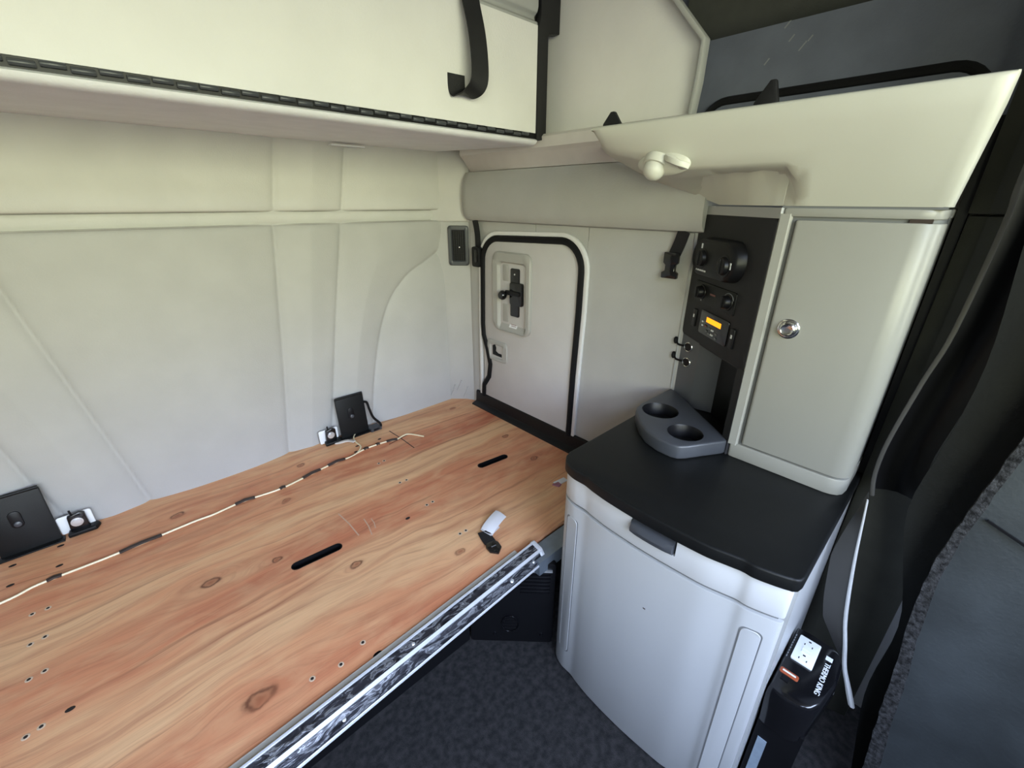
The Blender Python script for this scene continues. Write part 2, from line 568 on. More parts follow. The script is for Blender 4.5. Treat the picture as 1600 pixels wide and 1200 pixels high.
def cut(o, cutters):
    for c in cutters:
        md = o.modifiers.new('cut', 'BOOLEAN')
        md.operation = 'DIFFERENCE'
        md.solver = 'EXACT'
        md.material_mode = 'TRANSFER'
        md.object = c
    bpy.context.view_layer.update()
    dg = bpy.context.evaluated_depsgraph_get()
    me = bpy.data.meshes.new_from_object(o.evaluated_get(dg))
    o.modifiers.clear()
    old = o.data
    o.data = me
    bpy.data.meshes.remove(old)
    me.polygons.foreach_set('use_smooth', [True] * len(me.polygons))
    me.set_sharp_from_angle(angle=math.radians(38))
    for c in cutters:
        d = c.data
        bpy.data.objects.remove(c)
        bpy.data.meshes.remove(d)


def frame(o, x):
    """local x along x, local y = outward normal (z cross x), local z up"""
    x = Vector((x[0], x[1], 0)).normalized()
    y = Vector((0, 0, 1)).cross(x)
    return Matrix(((x.x, y.x, 0, o[0]), (x.y, y.y, 0, o[1]), (0, 0, 1, o[2] if len(o) > 2 else 0), (0, 0, 0, 1)))


def text_bm(txt, size, thick=0.0006):
    c = bpy.data.curves.new('lettering', 'FONT')
    c.body = txt
    c.size = size
    c.extrude = thick
    c.align_x = 'CENTER'
    c.align_y = 'CENTER'
    t = bpy.data.objects.new('lettering', c)
    COL.objects.link(t)
    bpy.context.view_layer.update()
    me = bpy.data.meshes.new_from_object(t.evaluated_get(bpy.context.evaluated_depsgraph_get()))
    bm = bm_new()
    bm.from_mesh(me)
    bpy.data.objects.remove(t)
    bpy.data.curves.remove(c)
    bpy.data.meshes.remove(me)
    return bm


# key planes of the sleeper (metres)
BED = 0.37          # top of the plywood
YB = 1.735          # face of the padded back wall
XS = 1.25           # face of the side wall
CT = 0.730          # worktop of the cabinet
F_SIDE = frame((XS, 0, 0), (0, 1))        # local x = world y, local y = out of the side wall (-x)
F_BACK = frame((0, YB, 0), (-1, 0))       # local x = -world x, local y = out of the back wall (-y)

# ================================================================== THE SHELL
tag(obj('floor', bbox(-1.25, 1.30, -1.75, 1.75, -0.03, 0.0), 'carpet'), 'dark charcoal carpet on the cab floor', 'floor', kind='structure')

# padded back wall: one backing slab and stitched vinyl panels with creased seams
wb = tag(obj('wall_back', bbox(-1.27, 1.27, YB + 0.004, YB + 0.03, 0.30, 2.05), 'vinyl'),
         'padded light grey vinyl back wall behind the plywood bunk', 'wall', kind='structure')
seamA = [(0.30, -0.07), (0.366, -0.081), (1.105, -0.202), (1.24, -0.226)]
seamB = [(0.30, -0.255), (0.37, -0.27), (0.543, -0.313), (0.677, -0.335), (0.80, -0.37), (1.24, -0.55)]
seamC = [(0.30, 0.362), (0.383, 0.372), (0.70, 0.415), (1.243, 0.481), (1.463, 0.524), (1.56, 0.545)]
seamD = [(0.30, 0.53), (0.36, 0.545), (0.633, 0.597), (1.237, 0.718), (1.458, 0.764), (1.56, 0.785)]
seamE = [(0.30, 0.728), (0.40, 0.741), (0.60, 0.777), (0.75, 0.815), (0.85, 0.852), (0.943, 0.905), (1.02, 0.985), (1.065, 1.07), (1.102, 1.14)]


def seam_x(sm, z):
    return np.interp(z, [p[0] for p in sm], [p[1] for p in sm])


def build_back():
    xs = np.concatenate([np.linspace(-1.25, -0.52, 12), np.arange(-0.5, 1.166, 0.0055)])
    zs = np.concatenate([np.arange(0.335, 1.235, 0.0065), np.arange(1.235, 1.292, 0.0025), np.arange(1.292, 1.535, 0.0065)])
    Xg, Zg = np.meshgrid(xs, zs, indexing='ij')
    D = np.full(Xg.shape, 9.0)
    slope = 0.97
    for sm in (seamA, seamB, seamC, seamD):
        top = sm[-1][0]
        d = np.abs(Xg - seam_x(sm, Zg)) * slope
        d = np.where(Zg > top, 9.0, d)
        if sm in (seamA, seamB):
            d = np.where(Zg > 1.241, 9.0, d)
        D = np.minimum(D, d)
    # the curved seam: distance to its polyline
    pl = np.array([(p.x, p.y) for p in smooth_path([(q[1], q[0], 0) for q in seamE], 6)])
    for a, b in zip(pl, pl[1:]):
        ab = b - a
        t = np.clip(((Xg - a[0]) * ab[0] + (Zg - a[1]) * ab[1]) / (ab @ ab), 0, 1)
        D = np.minimum(D, np.hypot(Xg - a[0] - t * ab[0], Zg - a[1] - t * ab[1]))
    H = 0.0125 * (1 - np.exp(-D / 0.012)) + 0.016 * (1 - np.exp(-(D / 0.09) ** 2))
    Hh = 0.010 * (1 - np.exp(-np.abs(Zg - 1.283) / 0.007)) + 0.012 * (1 - np.exp(-np.abs(Zg - 1.241) / 0.009)) - 0.022
    band = (Zg > 1.241) & (Zg < 1.283)
    H = np.where(band, 0.004, H) + Hh
    rs = np.random.RandomState(3)
    for _ in range(26):   # slight waviness of the stuffing
        cx, cz, s, a = rs.uniform(-0.5, 1.2), rs.uniform(0.35, 1.5), rs.uniform(0.06, 0.2), rs.uniform(-0.003, 0.003)
        H = H + a * np.exp(-((Xg - cx) ** 2 + (Zg - cz) ** 2) / s ** 2)
    Yg = YB - 0.004 - H - 0.006
    Yg = np.minimum(Yg, YB + 0.003)
    # which panel a quad belongs to
    xc = (Xg[:-1, :-1] + Xg[1:, 1:]) / 2
    zc = (Zg[:-1, :-1] + Zg[1:, 1:]) / 2
    sA, sB, sC, sD = (seam_x(s, zc) for s in (seamA, seamB, seamC, seamD))
    sE = np.where(zc < 1.102, np.interp(zc, pl[:, 1], pl[:, 0]), 9.0)
    low = 4 + (xc > sB).astype(int) + (xc > sA) + (xc > sC) + (xc > sD) + (xc > sE)
    upp = 1 + (xc > sC).astype(int) + (xc > sD)
    ids = np.where(zc > 1.283, upp, np.where(zc > 1.241, 0, low))
    nz = len(zs)
    # smooth shared normals keep the panels seamless to the eye
    gy_x = np.gradient(Yg, axis=0) / np.gradient(Xg, axis=0)
    gy_z = np.gradient(Yg, axis=1) / np.gradient(Zg, axis=1)
    Nn = np.stack([gy_x, -np.ones_like(Yg), gy_z], -1)
    Nn /= np.linalg.norm(Nn, axis=-1, keepdims=True)
    co = np.stack([Xg, Yg, Zg], -1).reshape(-1, 3)
    nf = Nn.reshape(-1, 3)
    for k in range(int(ids.max()) + 1):
        ii, jj = np.nonzero(ids == k)
        if len(ii) == 0:
            continue
        q = np.stack([ii * nz + jj, (ii + 1) * nz + jj, (ii + 1) * nz + jj + 1, ii * nz + jj + 1], -1)
        u, inv = np.unique(q, return_inverse=True)
        me = bpy.data.meshes.new('vinyl_panel')
        me.from_pydata(co[u].tolist(), [], inv.reshape(q.shape).tolist())
        me.polygons.foreach_set('use_smooth', [True] * len(me.polygons))
        me.normals_split_custom_set_from_vertices(nf[u].tolist())
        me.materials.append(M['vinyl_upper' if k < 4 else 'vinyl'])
        o = bpy.data.objects.new('vinyl_panel' if k else 'piped_band', me)
        COL.objects.link(o)
        o.parent = wb
        o.matrix_parent_inverse = Matrix()


build_back()

# bevelled corner between back wall and side wall
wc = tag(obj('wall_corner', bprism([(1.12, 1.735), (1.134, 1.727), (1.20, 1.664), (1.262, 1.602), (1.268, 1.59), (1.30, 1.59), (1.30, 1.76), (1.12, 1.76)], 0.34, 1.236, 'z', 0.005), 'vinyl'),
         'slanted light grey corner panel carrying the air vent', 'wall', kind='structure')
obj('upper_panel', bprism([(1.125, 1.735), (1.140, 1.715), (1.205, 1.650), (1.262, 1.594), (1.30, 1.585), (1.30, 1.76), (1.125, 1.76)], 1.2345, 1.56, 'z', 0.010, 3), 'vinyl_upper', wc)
# soft creases pressed into the foot of the corner panel
for q in ((1.175, 1.684, 0.42, 0.03), (1.20, 1.662, 0.45, 0.025), (1.222, 1.640, 0.41, 0.03)):
    bm = bm_new()
    sweep(bm, [(q[0] - 0.012, q[1] + 0.012 - 0.001, q[2] - 0.03), (q[0] - 0.003, q[1] + 0.001, q[2]), (q[0] + 0.004, q[1] - 0.006, q[2] + q[3])], circ(0.0035, 6), (1, 1, 0))
    obj('crease', bm, 'vinyl', wc)

# side wall with the luggage door
wr = tag(obj('wall_right', bbox(XS, XS + 0.04, -0.62, 1.62, 0.0, 1.46), 'vinyl'), 'light grey side wall around the luggage door', 'wall', kind='structure')
obj('wall_panel', bbox(XS - 0.0035, XS + 0.002, 0.20, 0.945, 0.35, 1.24, 0.002), 'vinyl', wr)
obj('wall_panel', bbox(XS - 0.0035, XS + 0.002, 1.198, 1.60, 1.196, 1.24, 0.0015), 'vinyl', wr)
obj('wall_panel', bbox(XS - 0.0035, XS + 0.002, 0.948, 1.195, 1.196, 1.24, 0.0015), 'vinyl', wr)
obj('wall_panel', bbox(XS - 0.004, XS + 0.002, 1.535, 1.60, 0.36, 1.195, 0.003), 'vinyl', wr)

# padded roll above the door, and the moulded ledge over it
rollp = [(1.25, 1.432), (1.226, 1.43), (1.212, 1.41), (1.203, 1.37), (1.200, 1.33), (1.202, 1.29), (1.209, 1.262), (1.222, 1.246), (1.25, 1.240)]
bm = bm_new()
loft(bm, [[(p[0] + (0.035 if k in (0,) else 0.006 if k == 1 else 0), y, p[1]) for p in rollp] for k, y in enumerate((1.632, 1.60, 1.56, 1.3, 1.0, 0.8, 0.60, 0.545))])
tag(obj('trim_1', bm, 'vinyl'), 'padded grey vinyl roll on the side wall above the luggage door', 'trim', kind='structure')
ledp = [(1.27, 1.522), (1.180, 1.524), (1.172, 1.516), (1.176, 1.486), (1.186, 1.478), (1.192, 1.474), (1.226, 1.432), (1.27, 1.428)]
bm = bm_new()
secs = []
for y, sx, sz in ((1.600, 0.030, 0.4), (1.585, 0.012, 0.85), (1.56, 0.0, 1.0), (1.2, 0, 1), (0.9, 0, 1), (0.62, 0, 1)):
    secs.append([(min(p[0] + sx, 1.27), y - (0.03 if p[1] > 1.5 else 0) * (1 if y > 1.57 else 0), 1.522 - (1.522 - p[1]) * sz) for p in ledp])
loft(bm, secs)
tag(obj('trim_2', bm, 'mauve'), 'warm grey moulded ledge along the side wall beneath the upper bunk', 'trim', kind='structure')

# black sill under the luggage door
bm = bm_new()
prism(bm, [(1.252, 0.368), (1.252, 0.437), (1.240, 0.440), (1.234, 0.434), (1.231, 0.385), (1.205, 0.376), (1.203, 0.368)], 0.56, 1.575, 'y')
bevel(bm, 0.002)
tag(obj('trim_3', bm, 'black'), 'black sill strip between the plywood and the luggage door', 'trim', kind='structure')

# ---- luggage door
dr = thing('door_1', (1.24, 1.24, 0.44), 'arched light grey luggage door with a black rubber seal', 'door', kind='structure')


def door_path(off, wavy=False):
    yl, yr, zt, zb, r = 1.503 + off, 0.972 - off, 1.178 + off, 0.43, 0.098 + off
    pts = [(yr, zb), (yr - 0.004, 0.70), (yr - 0.012, 0.95)]
    n = 9
    for i in range(n + 1):
        a = math.radians(0 + 90 * i / n)
        pts.append((yr - 0.012 + r - r * math.cos(a) + 0.0, zt - r + 0.012 + r * math.sin(a)))
    for i in range(n + 1):
        a = math.radians(90 - 90 * i / n)
        pts.append((yl - r + r * math.cos(a), zt - r + r * math.sin(a)))
    if wavy:
        pts += [(yl + 0.008, 0.80), (yl + 0.004, 0.745), (yl - 0.022, 0.68), (yl - 0.04, 0.61), (yl - 0.03, 0.545), (yl + 0.008, 0.49), (yl + 0.012, zb)]
    else:
        pts += [(yl + 0.008, 0.80), (yl + 0.012, zb)]
    return pts


bm = bm_new()
prism(bm, door_path(-0.002), XS - 0.012, XS + 0.0, 'x')
bevel(bm, 0.004)
obj('door_panel', bm, 'door_vinyl', dr)
bm = bm_new()
sweep(bm, [(XS - 0.012, y, z) for y, z in door_path(0.0, True)], circ(0.0125, 8), (1, 0, 0))
obj('rubber_seal', bm, 'rubber', dr)
bm = bm_new()
sweep(bm, [(XS - 0.008, y, z) for y, z in door_path(0.021)], rprof(0.016, 0.014), (1, 0, 0))
bevel(bm, 0.003)
obj('door_frame', bm, 'frame_white', dr)
# recessed latch plate
lp = obj('latch_plate', dish(rrect(1.315, 0.962, 0.228, 0.335, 0.035), rrect(1.310, 0.945, 0.165, 0.285, 0.02), -0.002, 0.003, 0.026, 0.005), 'plastic2', dr, F_SIDE)
obj('recess_step', bprism(rrect(1.357, 1.045, 0.040, 0.07, 0.006), 0.004, 0.013, 'y', 0.003), 'plastic2', dr, F_SIDE)
obj('recess_step', bprism(rrect(1.357, 0.875, 0.040, 0.08, 0.006), 0.004, 0.013, 'y', 0.003), 'plastic2', dr, F_SIDE)
latch = obj('latch', bprism(rrect(1.297, 0.968, 0.052, 0.20, 0.008), 0.005, 0.018, 'y', 0.003), 'gloss', dr, F_SIDE)
obj('latch_bracket', bprism(rrect(1.285, 0.965, 0.075, 0.095, 0.01), 0.006, 0.024, 'y', 0.004), 'gloss', latch, F_SIDE)
obj('latch_bar', bprism(rrect(1.30, 0.968, 0.085, 0.018, 0.004), 0.020, 0.032, 'y', 0.003), 'black', latch, F_SIDE)
bm = bm_new()
lathe(bm, [(0.006, 0.0), (0.008, 0.008), (0.016, 0.012), (0.020, 0.020), (0.020, 0.028), (0.014, 0.036), (0.004, 0.038)], (1.352, 0.012, 0.955), (0, 1, 0), 20)
obj('release_knob', bm, 'gloss', latch, F_SIDE)
bm = bm_new()
lathe(bm, [(0.0035, 0), (0.0035, 0.002), (0.001, 0.003)], (1.296, 0.018, 1.045), (0, 1, 0), 10)
obj('screw', bm, 'zinc', latch, F_SIDE)
obj('recess_slope', bprism([(0.002, 0.846), (0.002, 0.802), (0.0255, 0.802)], 1.2365, 1.384, 'x'), 'plastic2', dr, F_SIDE)
st = obj('sticker', bprism([(0.0055, 0.8402), (0.0180, 0.8168), (0.0187, 0.8174), (0.0062, 0.8408)], 1.283, 1.330, 'x'), 'paper', dr, F_SIDE)
for k in range(3):
    u = 0.0085 + 0.0030 * k
    z = 0.8408 - (u - 0.0062) * 1.872
    obj('print_line', bprism([(u, z + 0.0002), (u + 0.0009, z - 0.0015), (u + 0.0013, z - 0.0011), (u + 0.0004, z + 0.0006)], 1.289, 1.324 - 0.006 * (k == 2), 'x'), 'redprint', st, F_SIDE)
# small finger pull
fp = obj('finger_pull', dish(rrect(1.413, 0.686, 0.135, 0.098, 0.018), rrect(1.418, 0.684, 0.085, 0.062, 0.012), -0.001, 0.002, 0.018, 0.003), 'plastic2', dr, F_SIDE)
bm = bm_new()
prism(bm, [(1.446, 0.663), (1.446, 0.708), (1.430, 0.714), (1.422, 0.700), (1.424, 0.684), (1.408, 0.676), (1.385, 0.676), (1.385, 0.661)], 0.003, 0.015, 'y')
bevel(bm, 0.002)
obj('pull_hook', bm, 'charcoal', fp, F_SIDE)

# upper side panel (light), its rim, and the dark wall with the side window further forward
us = tag(obj('wall_upper', bprism([(1.74, 1.50), (0.640, 1.50), (0.628, 1.60), (0.626, 1.687), (0.721, 1.791), (0.95, 2.04), (1.74, 2.04)], 1.247, 1.262, 'x', 0.004), 'cream'),
         'cream side panel at the end of the upper bunk with a slanted front edge', 'wall', kind='structure')
bm = bm_new()
sweep(bm, [(1.242, 0.640, 1.50), (1.238, 0.628, 1.60), (1.234, 0.624, 1.687), (1.234, 0.721, 1.793), (1.234, 0.95, 2.04)], rprof(0.012, 0.030), (1, 0, 0))
bevel(bm, 0.003)
obj('panel_rim', bm, 'plastic', us)
ds = tag(obj('wall_dark', bbox(1.30, 1.33, -0.62, 1.0, 1.40, 2.05), 'darkwall'), 'dark slate side wall above the overhead shelf', 'wall', kind='structure')
bm = bm_new()
prism(bm, [(1.305, 1.700), (1.286, 1.708), (1.272, 1.730), (1.266, 1.770), (1.266, 2.05), (1.305, 2.05)], -0.62, 0.70, 'y')
obj('headliner_roll', bm, 'headliner', ds)
for y, z, ln in ((0.455, 1.662, 0.012), (0.430, 1.640, 0.016), (0.415, 1.655, 0.010), (0.50, 1.625, 0.012), (0.47, 1.69, 0.014)):
    bm = bm_new()
    sweep(bm, [(1.2995, y, z), (1.2993, y - ln * 0.8, z + ln)], rprof(0.003, 0.0008), (-1, 0, 0))
    obj('scuff', bm, 'greyscuff', ds)
wi = thing('window_1', (1.30, 0.36, 1.30), 'blacked-out side window with a rubber surround above the overhead shelf', 'window', kind='structure')
bm = bm_new()
sweep(bm, [(1.296, y, z) for y, z in rrect(0.36, 1.391, 0.545, 0.34, 0.06, 7)], circ(0.010, 8), (1, 0, 0), closed=True)
obj('window_seal', bm, 'rubber', wi)
obj('window_pane', bprism(rrect(0.36, 1.391, 0.53, 0.325, 0.05), 1.294, 1.30, 'x'), 'darkwall', wi)

# rest of the cab: roof, left wall, front with windscreen and door windows (behind the viewer)
bm = bm_new()
for b in ((-1.28, 1.33, -0.70, 1.77, 2.04, 2.07), (-1.28, 1.33, -1.75, -1.30, 2.04, 2.07), (-1.28, -0.35, -1.30, -0.70, 2.04, 2.07), (0.35, 1.33, -1.30, -0.70, 2.04, 2.07)):  # gap left in the roof is an added opening for top light
    box(bm, *b)
tag(obj('ceiling', bm, 'cab'), 'grey cab roof lining with an added opening for top light', 'ceiling', kind='structure')
bm = bm_new()
for b in ((-1.29, -1.25, -0.62, 1.77, 0, 2.05), (-1.29, -1.25, -1.75, -0.62, 0, 0.92), (-1.29, -1.25, -1.75, -0.62, 1.78, 2.05), (-1.29, -1.25, -1.75, -1.60, 0.92, 1.78)):
    box(bm, *b)
tag(obj('wall_left', bm, 'cab'), 'grey cab wall with the left door window', 'wall', kind='structure')
bm = bm_new()
for b in ((1.29, 1.33, -1.75, -0.62, 0, 0.92), (1.29, 1.33, -1.75, -0.62, 1.78, 2.05), (1.29, 1.33, -1.75, -1.60, 0.92, 1.78)):
    box(bm, *b)
tag(obj('wall_cab', bm, 'cab'), 'grey cab wall with the right door window', 'wall', kind='structure')
bm = bm_new()
for b in ((-1.29, 1.33, -1.79, -1.75, 0, 0.85), (-1.25, 1.29, -1.75, -1.15, 0.25, 1.02), (-1.29, 1.33, -1.79, -1.75, 2.00, 2.05), (-1.29, -1.15, -1.79, -1.75, 0.85, 2.0), (1.15, 1.33, -1.79, -1.75, 0.85, 2.0)):  # includes a deep unseen dashboard block, added to cut low light
    box(bm, *b)
tag(obj('wall_front', bm, 'cab'), 'grey dashboard wall with the windscreen opening', 'wall', kind='structure')

# ================================================================== LOWER BUNK
lb = thing('lower_bunk', (0.0, 1.2, 0.0), 'plywood lower bunk platform with an aluminium front rail', 'bunk')
bm = bm_new()
prism(bm, [(-1.22, 1.728), (-1.22, 0.655), (0.60, 0.672), (0.80, 0.69), (0.86, 0.69), (1.205, 0.69), (1.205, 1.575), (1.244, 1.60), (1.222, 1.645), (1.140, 1.722)], BED - 0.018, BED, 'z')
board = obj('plywood_board', bm, 'wood', lb)
bm = bm_new()


def slot_pts(a, b, r):
    a, b = Vector(a), Vector(b)
    d = (b - a).normalized()
    n = Vector((-d.y, d.x))
    pts = []
    for i in range(9):
        t = math.pi * i / 8 - math.pi / 2
        pts.append(b - d * r + d * (r * math.cos(t)) + n * (r * math.sin(t)))
    for i in range(9):
        t = math.pi * i / 8 + math.pi / 2
        pts.append(a + d * r + d * (r * math.cos(t)) + n * (r * math.sin(t)))
    return [(p.x, p.y) for p in pts]


prism(bm, slot_pts((0.172, 1.080), (0.312, 1.071), 0.0145), BED - 0.04, BED + 0.03)
c1 = obj('cutter', bm, 'black')
bm = bm_new()
prism(bm, slot_pts((0.872, 1.115), (1.008, 1.098), 0.0145), BED - 0.04, BED + 0.03)
c2 = obj('cutter', bm, 'black')
bm = bm_new()
prism(bm, slot_pts((0.219, 0.683), (0.243, 0.683), 0.0095), BED - 0.04, BED + 0.03)
c3 = obj('cutter', bm, 'black')
cut(board, [c1, c2, c3])
for a, b in (((0.172, 1.080), (0.312, 1.071)), ((0.872, 1.115), (1.008, 1.098))):
    pts = slot_pts(a, b, 0.0145)
    bm = bm_new()
    sweep(bm, [(x, y, BED - 0.008) for x, y in pts], [(-0.0008, -0.009), (0.0008, -0.009), (0.0008, 0.0092), (-0.0008, 0.0092)], (0, 0, 1), closed=True)
    obj('slot_liner', bm, 'black', lb)
# screw holes drilled through the veneer: a dark bore with a splintered collar
bm = bm_new()
lathe(bm, [(0.0034, 0.0001), (0.0034, 0.0008), (0.0006, 0.0009)], (0, 0, 0), (0, 0, 1), 10)
hole0 = obj('screw_hole', bm, 'hole', board)
bm = bm_new()
ringp = [(0.0060, 0.0), (0.0052, 0.0011), (0.0040, 0.0013), (0.0034, 0.0006)]
lathe(bm, [(0.0068, 0.0), (0.0056, 0.0007), (0.0045, 0.0007), (0.0038, 0.0004)], (0, 0, 0), (0, 0, 1), 10)
coll0 = obj('hole_collar', bm, 'splinter', hole0)
HOLES = [(0.600, 1.398), (0.624, 1.401), (0.597, 1.230), (0.623, 1.228), (0.600, 1.056), (0.624, 1.057), (0.600, 0.869), (0.622, 0.868),
         (0.219, 0.736), (0.160, 0.720), (0.102, 0.732), (-0.32, 1.363), (-0.348, 1.365), (-0.322, 1.259), (-0.346, 1.255),
         (-0.319, 1.147), (-0.343, 1.144), (-0.319, 0.999), (-0.34, 0.994)]
DARK = [(-0.301, 1.635), (-0.302, 1.533), (-0.398, 1.622), (-0.396, 1.528), (0.594, 1.659), (0.690, 1.670), (0.691, 1.569), (0.595, 1.579), (0.571, 1.54), (0.518, 1.041), (-0.278, 1.003)]
for i, (x, y) in enumerate(HOLES + DARK):
    if i == 0:
        h, k = hole0, coll0
    else:
        h = hole0.copy()
        COL.objects.link(h)
        h.parent = board
        k = None
        if i < len(HOLES):
            k = coll0.copy()
            COL.objects.link(k)
            k.parent = h
    h.matrix_parent_inverse = Matrix()
    h.location = (x, y, BED)
    if i >= len(HOLES):
        h.scale = (2.4, 1.5, 1.0)
    if k is not None:
        k.matrix_parent_inverse = Matrix()
        k.location = (0, 0, 0)
# pencilled cross and pale scratches on the veneer
for a, b, wd, mt in (((0.757, 1.605), (0.763, 1.405), 0.004, 'pencil'), ((0.70, 1.50), (0.80, 1.52), 0.0035, 'pencil'),
                     ((0.362, 1.215), (0.367, 1.075), 0.004, 'scratch'), ((0.412, 1.135), (0.398, 1.05), 0.0035, 'scratch'), ((0.430, 1.12), (0.42, 1.07), 0.003, 'scratch')):
    bm = bm_new()
    sweep(bm, [(a[0], a[1], BED + 0.0004), ((a[0] + b[0]) / 2 + 0.003, (a[1] + b[1]) / 2, BED + 0.0004), (b[0], b[1], BED + 0.0004)], rprof(wd, 0.0006))
    obj('pencil_mark' if mt == 'pencil' else 'scratch', bm, mt, board)

# front rail: profile in (y, z), swept along x with a slight skew
RX0, RX1 = -1.20, 0.735


def rail_strip(name, prof, mt, x0=RX0, x1=RX1, parent=lb, bev=0.0012, nseg=1):
    bm = bm_new()
    secs = []
    for k in range(nseg + 1):
        x = x0 + (x1 - x0) * k / nseg
        dy = 0.040 * (x - 0.70)
        secs.append([(x, y + dy, z) for y, z in prof])
    loft(bm, secs)
    bevel(bm, bev, 1)
    return obj(name, bm, mt, parent)


rail_strip('rail_flange', [(0.703, BED + 0.0005), (0.703, BED + 0.004), (0.664, BED + 0.004), (0.664, BED + 0.0005)], 'flange', x1=0.675)
rail = rail_strip('front_rail', [(0.684, BED - 0.012), (0.684, BED + 0.010), (0.680, BED + 0.0125), (0.672, BED + 0.0125), (0.648, BED + 0.005), (0.629, BED - 0.022), (0.627, BED - 0.027), (0.631, BED - 0.031), (0.655, BED - 0.014)], 'aluflat')
# raised bright ribs with foil-tape strips between them
def on_face(t):
    """point down the rail face, t from 0 (top) to 1 (bottom)"""
    P = [(0.680, BED + 0.0135), (0.648, BED + 0.0058), (0.6265, BED - 0.0235)]
    L = [0, 0.54, 1]
    if t <= 0.54:
        k = t / 0.54
        return (P[0][0] + (P[1][0] - P[0][0]) * k, P[0][1] + (P[1][1] - P[0][1]) * k)
    k = (t - 0.54) / 0.46
    return (P[1][0] + (P[2][0] - P[1][0]) * k, P[1][1] + (P[2][1] - P[1][1]) * k)


def face_strip(name, t0, t1, h, mt, x0=RX0, x1=RX1):
    a, b = on_face(t0), on_face(t1)
    d = Vector((b[0] - a[0], b[1] - a[1])).normalized()
    nn = Vector((d.y, -d.x))
    nn = nn if nn.y > 0 else -nn
    pr = [(a[0], a[1] - 0.002), (a[0] + nn.x * h, a[1] + nn.y * h), (b[0] + nn.x * h, b[1] + nn.y * h), (b[0], b[1] - 0.002)]
    return rail_strip(name, pr, mt, x0, x1, rail, 0.0006)


for t0, t1 in ((0.0, 0.09), (0.46, 0.60), (0.92, 1.0)):
    face_strip('rail_rib', t0, t1, 0.0034, 'alu')
face_strip('foil_strip', 0.10, 0.45, 0.0012, 'foil', x1=0.722)
face_strip('foil_strip', 0.61, 0.91, 0.0012, 'foil', x1=0.722)
bm = bm_new()
dy = 0.040 * (RX1 - 0.70)
prism(bm, [(0.685 + dy, BED - 0.014), (0.686 + dy, BED + 0.012), (0.680 + dy, BED + 0.0165), (0.648 + dy, BED + 0.0095), (0.6235 + dy, BED - 0.021), (0.6255 + dy, BED - 0.033), (0.655 + dy, BED - 0.022)], RX1 - 0.012, RX1 + 0.002, 'x')
bevel(bm, 0.002)
obj('end_cap', bm, 'alu', rail)
for x, t, r in ((0.600, 0.76, 0.006), (0.690, 0.73, 0.004), (0.30, 0.3, 0.004), (0.12, 0.78, 0.004)):
    p = on_face(t)
    bm = bm_new()
    lathe(bm, [(r, 0), (r, 0.002), (r * 0.5, 0.0032)], (x, p[0] + 0.040 * (x - 0.7), p[1]), (0, -0.5, 0.85), 10)
    obj('rail_screw', bm, 'zinc', rail)
obj('inner_channel', bbox(0.70, 0.90, 0.622, 0.680, BED - 0.055, BED - 0.006, 0.004), 'steel', lb)
obj('bunk_base', bbox(-1.22, 0.565, 0.795, 1.72, 0.0, BED - 0.02), 'black', lb)
obj('bunk_base', bbox(0.60, 1.225, 0.83, 1.60, 0.0, BED - 0.03), 'black', lb)
obj('cross_beam', bbox(-1.22, 0.90, 0.66, 0.80, BED - 0.06, BED - 0.02), 'black', lb)

# diagonal black heater panel under the bunk end
HF = frame((0.752, 0.605, 0), (-0.184, 0.183))
if (HF.to_3x3() @ Vector((0, 1, 0))).dot(Vector((-1, -1, 0))) < 0:
    HF = frame((0.562, 0.795, 0), (0.184, -0.183))
hx = 1 if (HF.to_3x3() @ Vector((1, 0, 0))).x > 0 else -1


def hs(s):
    """distance from the bunk end of the panel -> local x"""
    return s if hx > 0 else 0.2595 - s


hp = thing('heater_panel', (0.66, 0.70, 0.0), 'black slotted heater panel set diagonally under the end of the bunk', 'heater')
obj('panel_face', bprism(rrect(0.13, 0.168, 0.262, 0.336, 0.010), -0.02, 0.0, 'y', 0.003), 'black', hp, HF)
for k in range(6):
    z = 0.292 - 0.0145 * k
    obj('louvre', bprism([(min(hs(0.155), hs(0.245)), z), (max(hs(0.155), hs(0.245)), z), (max(hs(0.155), hs(0.245)), z + 0.005), (min(hs(0.155), hs(0.245)), z + 0.005)], -0.001, 0.006, 'y', 0.0015), 'gloss', hp, HF)
obj('top_slot_trim', bprism([(min(hs(0.16), hs(0.25)), 0.311), (max(hs(0.16), hs(0.25)), 0.311), (max(hs(0.16), hs(0.25)), 0.3145), (min(hs(0.16), hs(0.25)), 0.3145)], -0.001, 0.009, 'y', 0.001), 'zinc', hp, HF)
bm = bm_new()
sweep(bm, [(hs(0.125) + 0.027 * math.cos(a), 0.003, 0.085 + 0.034 * math.sin(a)) for a in [2 * math.pi * i / 24 for i in range(24)]], circ(0.0025, 6), (0, 1, 0), closed=True)
obj('duct_ring', bm, 'gloss', hp, HF)
for k in range(4):
    obj('duct_bar', bbox(hs(0.125) - 0.022, hs(0.125) + 0.022, 0.0, 0.003, 0.064 + 0.013 * k, 0.066 + 0.013 * k), 'gloss', hp, HF)
for sx in (0.075, 0.225):
    bm = bm_new()
    lathe(bm, [(0.006, 0), (0.005, 0.003), (0.001, 0.004)], (hs(sx), 0, 0.035), (0, 1, 0), 10)
    obj('screw', bm, 'gloss', hp, HF)

